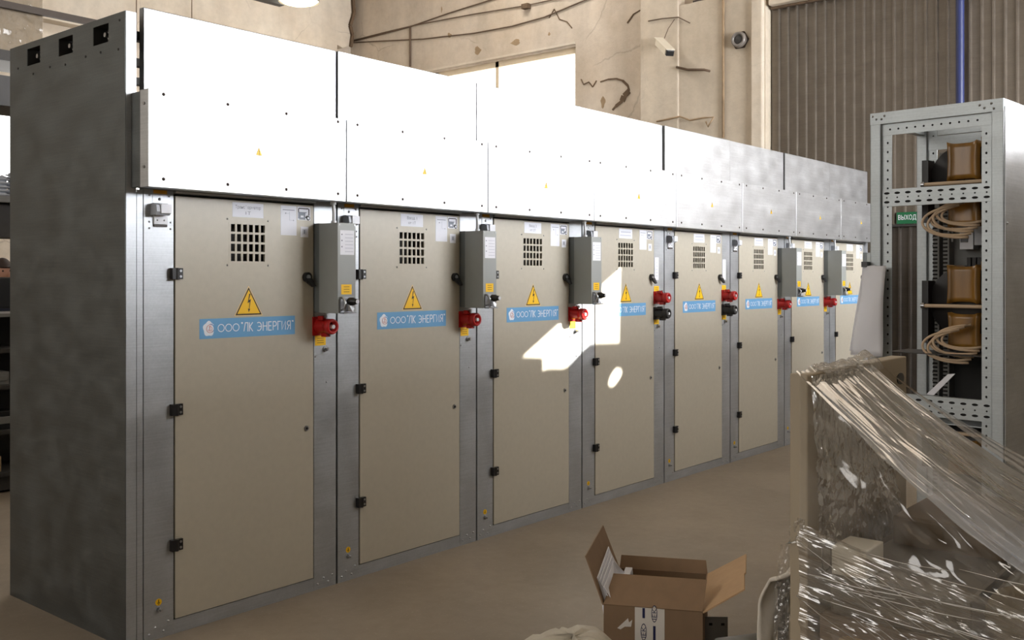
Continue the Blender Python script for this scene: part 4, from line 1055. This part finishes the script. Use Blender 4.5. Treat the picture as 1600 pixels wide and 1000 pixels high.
MB().box((-.06, -.022, .20), (-.0, -.0195, .206), 'white_plastic').box((.01, -.022, .10), (.016, -.0195, .14), 'white_plastic').put('tags', mo)
def shelf_item(nm, x0, x1, z, h_, mat, label, cat, d0=.05, d1=.35):
    q = MB(); q.box((x0, yw + d0, z), (x1, yw + d1, z + h_), mat); q.box((x0 + .02, yw + d0 - .006, z + h_ * .3), (x1 - .02, yw + d0, z + h_ * .7), 'shelf_grey')
    q.put(nm, None, label=label, cat=cat, bevel=.01)
shelf_item('grey_toolbox', .55, 1.02, sh['d'], .10, 'shelf_grey', 'grey toolbox on the dark shelf below the monitor, left edge', 'toolbox')
shelf_item('dark_case', .45, 1.05, sh['e'], .14, 'black_plastic', 'black case on the lower shelf at the left edge', 'case')
shelf_item('pale_carton', .5, .96, sh['f'], .12, 'load_tan', 'brown carton on the lowest shelf at the left edge', 'carton')
q = MB()
for k in range(5):
    q.tube([(.82 + (.16 - .01 * k) * math.cos(R(a)), yw + .2 + (.12 - .01 * k) * math.sin(R(a)), sh['c'] + .012 + .014 * k) for a in range(0, 370, 15)], .01, 'cable_brown', 6)
q.put('cable_coil', label='coil of dark cable lying on the shelf under the monitor, left edge', cat='cable')

# person standing behind the shelving
def person():
    hp = on_y(5, 405, 5.2); x0, y0, ht = hp.x - .02, hp.y, hp.z
    k = ht / 1.76
    root = thing('person', 'person with short dark hair standing behind the black monitor at the left edge', 'person', (x0, y0, 0), R(0))
    J = [(0, 0, .95, .13, .10), (0, .01, 1.15, .14, .10), (0, .0, 1.36, .16, .10), (0, 0, 1.46, .07, .06), (0, -.01, 1.53, .055, .055),
         (-.19, 0, 1.42, .06, .06), (-.24, -.02, 1.14, .045, .045), (-.20, -.18, .98, .035, .035), (.19, 0, 1.42, .06, .06), (.24, -.02, 1.14, .045, .045), (.20, -.18, .98, .035, .035),
         (-.10, 0, .88, .09, .09), (-.11, -.01, .48, .062, .062), (-.11, .03, .08, .045, .045), (-.12, -.10, .04, .04, .03), (.10, 0, .88, .09, .09), (.11, -.01, .48, .062, .062), (.11, .03, .08, .045, .045), (.12, -.10, .04, .04, .03)]
    E = [(0,1),(1,2),(2,3),(3,4),(2,5),(5,6),(6,7),(2,8),(8,9),(9,10),(0,11),(11,12),(12,13),(13,14),(0,15),(15,16),(16,17),(17,18)]
    m = bpy.data.meshes.new('body'); m.from_pydata([(a * k, b * k, c * k) for a, b, c, _, _ in J], E, []); m.materials.append(M['work_cloth'])
    bs = bmesh.new(); bs.from_mesh(m); sl = bs.verts.layers.skin.verify(); bs.verts.ensure_lookup_table()
    for i, jn in enumerate(J): bs.verts[i][sl].radius = (jn[3] * k, jn[4] * k); bs.verts[i][sl].use_root = (i == 0)
    bs.to_mesh(m); bs.free()
    o = link(m, 'body', root); o.modifiers.new('skin', 'SKIN').use_smooth_shade = True; o.modifiers.new('sub', 'SUBSURF').render_levels = 2
    # head with brow, nose and chin, ears
    h = MB(); vs = []; fs = []; nu, nv = 20, 14
    for j_ in range(nv + 1):
        b = -PI / 2 + PI * j_ / nv
        for i in range(nu):
            a = 2 * PI * i / nu; x = .076 * math.cos(b) * math.cos(a); y = .095 * math.cos(b) * math.sin(a); z = .115 * math.sin(b)
            if z < -.02: x *= 1 - .3 * (-z - .02) / .1
            if y < -.06 and abs(x) < .02 and -.035 < z < .01: y -= .024
            if y < -.05 and .012 < abs(x) < .045 and .005 < z < .03: y += .008
            vs.append((x * k, (y - .03) * k, (1.645 + z) * k))
    for j_ in range(nv):
        for i in range(nu): fs.append((j_*nu+i, j_*nu+(i+1) % nu, (j_+1)*nu+(i+1) % nu, (j_+1)*nu+i))
    h.add(vs, fs, 'skin', True)
    for s in (-1, 1):
        h.lathe((s * .074 * k, -.02 * k, 1.64 * k), (s, 0, 0), [(0, .025 * k), (.012 * k, .022 * k), (.014 * k, .002)], 'skin', 10)
        h.lathe((s * .03 * k, -.112 * k, 1.655 * k), (0, -1, 0), [(0, .009 * k), (.006 * k, .006 * k), (.008 * k, .0005)], 'sign_black', 8)
    h.box((-.022 * k, -.121 * k, 1.585 * k), (.022 * k, -.10 * k, 1.592 * k), 'logo_red')
    h.put('head', root)
    hr = MB(); vs = []; fs = []
    for j_ in range(9):
        b = R(5) + (PI / 2 - R(5)) * j_ / 8
        for i in range(nu):
            a = 2 * PI * i / nu; zz = .125 * math.sin(b); lowf = (-.04 if math.sin(a) > -.3 else .03) if j_ == 0 else 0
            vs.append((.083 * math.cos(b) * math.cos(a) * k, (.103 * math.cos(b) * math.sin(a) - .027) * k, (1.648 + zz + lowf) * k))
    for j_ in range(8):
        for i in range(nu): fs.append((j_*nu+i, j_*nu+(i+1) % nu, (j_+1)*nu+(i+1) % nu, (j_+1)*nu+i))
    hr.add(vs, fs, 'hair', True); hr.put('hair', root)
    for s in (-1, 1):
        hd = MB(); w = Vector((s * .20 * k, -.19 * k, .97 * k))
        hd.box(w + Vector((-.035, -.09, -.015)), w + Vector((.035, 0, .012)), 'skin')
        for f_, ln in ((-.027, .06), (-.009, .075), (.009, .07), (.027, .055)):
            hd.tube([w + Vector((f_, -.085, 0)), w + Vector((f_, -.085 - ln * .55, -.006)), w + Vector((f_, -.085 - ln, -.024))], .0085, 'skin', 8)
        hd.tube([w + Vector((-s * .03, -.03, 0)), w + Vector((-s * .06, -.065, -.006)), w + Vector((-s * .062, -.095, -.016))], .0095, 'skin', 8)
        hd.put('hand', root)
        MB().box((s * .115 * k - .05, -.2 * k, 0), (s * .115 * k + .05, .09 * k, .075), 'shoe_black').put('shoe', root, bevel=.02)
person()

# hanging dish lamp
lp = at(467, 3, 12.0)
L = thing('dish_lamp', 'round white dish lamp hanging lit at the top edge near the wall corner', 'lamp', lp)
q = MB(); q.lathe((0, 0, 0), (0, 0, 1), [(0.0, .245), (.02, .25), (.03, .24), (.15, .17), (.25, .09), (.32, .07), (.40, .06)], 'lamp_metal', 32); q.put('shade', L)
q = MB(); q.lathe((0, 0, .01), (0, 0, -1), [(-.01, .24), (.02, .20), (.05, .10), (.06, .001)], 'lamp_glow', 28); q.put('glass', L)
q = MB(); q.cyl((0, 0, .38), (0, 0, ZC - lp.z), .012, 'shelf_dark', 8); q.put('rod', L)
lb = at(418, 4, 12.4)
q = MB(); q.box((-.28, -.05, .0), (.22, .05, .10), 'shelf_grey'); q.box((-.1, -.03, .1), (-.05, .03, ZC - lb.z), 'shelf_grey'); q.put('cable_tray', None, lb, label='short grey bracket hanging beside the dish lamp at the top edge', cat='bracket')

# ------------------------------------------------------------------ fittings on the far wall
def wall_line(pts, r, mat, name, label, cat='cable', off=.02, group=None):
    q = MB(); q.tube([on_x(u, v, XF - off) for u, v in pts], r, mat, 6); return q.put(name, label=label, cat=cat, group=group)
wall_line([(545, 67), (600, 64), (660, 61), (740, 52), (800, 41), (850, 27), (905, 4), (930, -6)], .012, 'cable_brown', 'wall_cable', 'lowest sagging dark cable running up right from the wall corner', group='cables on the far wall')
wall_line([(546, 66), (595, 54), (640, 42), (700, 21), (760, 2), (785, -6)], .012, 'cable_brown', 'wall_cable', 'steepest brown cable rising from the wall corner past the conduit top', group='cables on the far wall')
wall_line([(549, 64), (595, 52), (645, 40), (740, 22), (820, 9), (880, -4)], .010, 'cable_brown', 'wall_cable', 'middle brown cable running from the wall corner to the small wall box', group='cables on the far wall')
wall_line([(641, 42), (641, 104)], .02, 'cable_brown', 'conduit', 'short vertical brown conduit above the bright window', 'conduit')
wall_line([(1130, -6), (1130, 22), (1130, 215)], .022, 'plaster_scar', 'wall_pipe', 'thin vertical pipe on the plaster pier left of the round speaker', 'pipe', off=.21)
wall_line([(1013, 33), (1035, 29), (1060, 27), (1078, 36)], .009, 'cable_brown', 'camera_cable', 'thin cable running over the pilaster above the security camera', off=.24)
wall_line([(1054, 30), (1044, 45), (1038, 60)], .006, 'cable_brown', 'camera_lead', 'thin lead dropping from the cable to the security camera', off=.25)
wall_line([(1026, 190), (1045, 186), (1062, 182), (1078, 188), (1100, 184), (1115, 183), (1106, 198), (1103, 190)], .014, 'plaster_scar', 'rusty_hook_wire', 'bent rusty wire lying along the pilaster just above the cabinets', 'wire', off=.25)
wall_line([(1057, 105), (1075, 109), (1100, 109), (1109, 111)], .02, 'cable_brown', 'rusty_bar', 'short rusty bar sticking out of the pilaster corner', 'bar', off=.25)
q = MB(); c = on_x(822, 10, XF - .05); q.box(c - Vector((.05, .07, .04)), c + Vector((.05, .07, .04)), 'crack_dark'); q.put('wall_box', label='tiny dark box on the cables near the top of the far wall', cat='box')
# flaked plaster: a ring-shaped break and patches, built as shallow relief
sc = MB()
def scar(pts, w):
    P3 = [on_x(u, v, XF - .006) for u, v in pts]
    for a, b, ww in zip(P3, P3[1:], w): sc.bar(a, b, ww, .012, 'crack_dark', up=(1, 0, 0))
scar([(938, 128), (950, 124), (963, 123), (973, 126), (981, 134), (983, 142), (975, 150), (972, 158), (962, 166), (957, 172)], [.02, .025, .03, .04, .03, .09, .10, .05, .03])
scar([(1014, 140), (1013, 148), (1015, 160)], [.03, .02]); scar([(980, 36), (990, 22), (1000, 16)], [.02, .015])
scar([(908, 124), (912, 132), (920, 128), (926, 136), (932, 126)], [.015] * 4)
scar([(858, 28), (866, 14), (874, 30), (886, 34), (894, 44)], [.015] * 4)
for u, v, w_, h_ in ((942, 160, .09, .16), (746, 79, .15, .13), (806, 66, .2, .09), (702, 55, .10, .09), (690, 15, .03, .1), (858, 53, .05, .05), (1018, 138, .06, .04)):
    c = on_x(u, v, XF - .004); pts = [(c.x, c.y + w_ / 2 * math.cos(a) * (1 + .3 * math.sin(a * 3 + u)), c.z + h_ / 2 * math.sin(a) * (1 + .3 * math.cos(a * 2 + v))) for a in [2 * PI * i / 12 for i in range(12)]]
    sc.prism(pts, (.003, 0, 0), 'plaster_scar')
sc.put('trim_10', kind='structure')
# camera
c = on_x(1030, 66, XF - .34); d_ = (on_x(1046, 82, XF - .62) - c)
S = thing('security_camera', 'white bullet security camera on the pilaster above the cabinets', 'camera', c)
dn = d_.normalized()
MB().bar((0, 0, 0), d_, .13, .10, 'camera_white').put('housing', S, bevel=.015)
MB().bar(d_ * .96, d_ * 1.08, .12, .09, 'black_plastic').put('lens_front', S, bevel=.01)
MB().bar(-dn * .03 + Vector((0, 0, .06)), d_ * 1.12 + Vector((0, 0, .06)), .14, .012, 'camera_white').put('sun_shield', S)
MB().tube([(0.05, 0, -.03), (.09, 0, -.06), (.12, 0, -.06)], .02, 'camera_white').put('mount', S)
# round horn speaker
c = on_x(1157, 63, XF - .18)
S = thing('round_speaker', 'round grey wall speaker on the plaster pier beside the metal cladding', 'speaker', c)
q = MB(); q.lathe((0, 0, 0), (-1, 0, 0), [(0, .115), (.06, .115), (.09, .105), (.10, .088), (.085, .075), (.07, .06)], 'speaker_grey', 28); q.put('rim', S)
q = MB(); q.lathe((-.065, 0, 0), (-1, 0, 0), [(0, .085), (.004, .082), (.02, .04), (.024, .002)], 'speaker_dark', 24); q.put('grille', S)
q = MB(); q.lathe((.0, 0, 0), (-1, 0, 0), [(0, .001), (0, .135), (.03, .135), (.03, .001)], 'sign_black', 6); q.put('back_plate', S)
# dark junction box high on the wall
c = on_x(1093, 10, XF - .06); q = MB(); q.box(c - Vector((.06, .08, .09)), c + Vector((.06, .08, .09)), 'sign_black'); q.put('dark_wall_box', label='small dark box above the plaster pier, near the top edge', cat='box')
# blue pipe
pp = on_x(1500, 100, XF - .16)
q = MB(); q.cyl((pp.x, pp.y, 0), (pp.x, pp.y, ZC), .05, 'blue_pipe', 16); q.put('blue_pipe', label='vertical dark blue pipe in front of the ribbed metal wall', cat='pipe')
# exit sign
a = on_x(1401, 332, XF - .05); b = on_x(1433.5, 349, XF - .05)
es = MB(); es.box((0, b.y, b.z), (.012, a.y, a.z), 'sign_green')
vs, fs = text_geo('ВЫХОД', 1.0, 1.0, 0.0)
ax, bx = min(v[0] for v in vs), max(v[0] for v in vs); az, bz = min(v[1] for v in vs), max(v[1] for v in vs)
es.add([(-.001, a.y - .02 - (v[0] - ax) / (bx - ax) * (a.y - b.y - .035), b.z + .04 + (v[1] - az) / (bz - az) * (a.z - b.z - .075)) for v in vs], fs, 'paper')
es.put('exit_sign', None, (a.x, 0, 0), label='green exit sign with white letters on the ribbed metal wall', cat='sign')

# ------------------------------------------------------------------ light
sd = bpy.data.lights.new('sun', 'SUN'); sd.energy = 24; sd.angle = R(.18); sd.color = (1, .95, .87)
so = bpy.data.objects.new('sun', sd); COL.objects.link(so); so.rotation_euler = SUN.to_track_quat('Z', 'Y').to_euler(); so.location = (12, -14, 9)
w = bpy.data.worlds.new('world'); SC.world = w; w.use_nodes = True
w.node_tree.nodes['Background'].inputs[0].default_value = (.75, .85, 1, 1); w.node_tree.nodes['Background'].inputs[1].default_value = .6
vs_ = SC.view_settings
vs_.view_transform = 'Standard'; vs_.look = 'None'; vs_.gamma = 1; vs_.exposure = 0.0; vs_.use_curve_mapping = False
SC.cycles.use_denoising = True
SC.cycles.max_bounces = 8; SC.cycles.diffuse_bounces = 5; SC.cycles.transparent_max_bounces = 16
SC.cycles.sample_clamp_indirect = 6; SC.cycles.caustics_reflective = False; SC.cycles.caustics_refractive = False
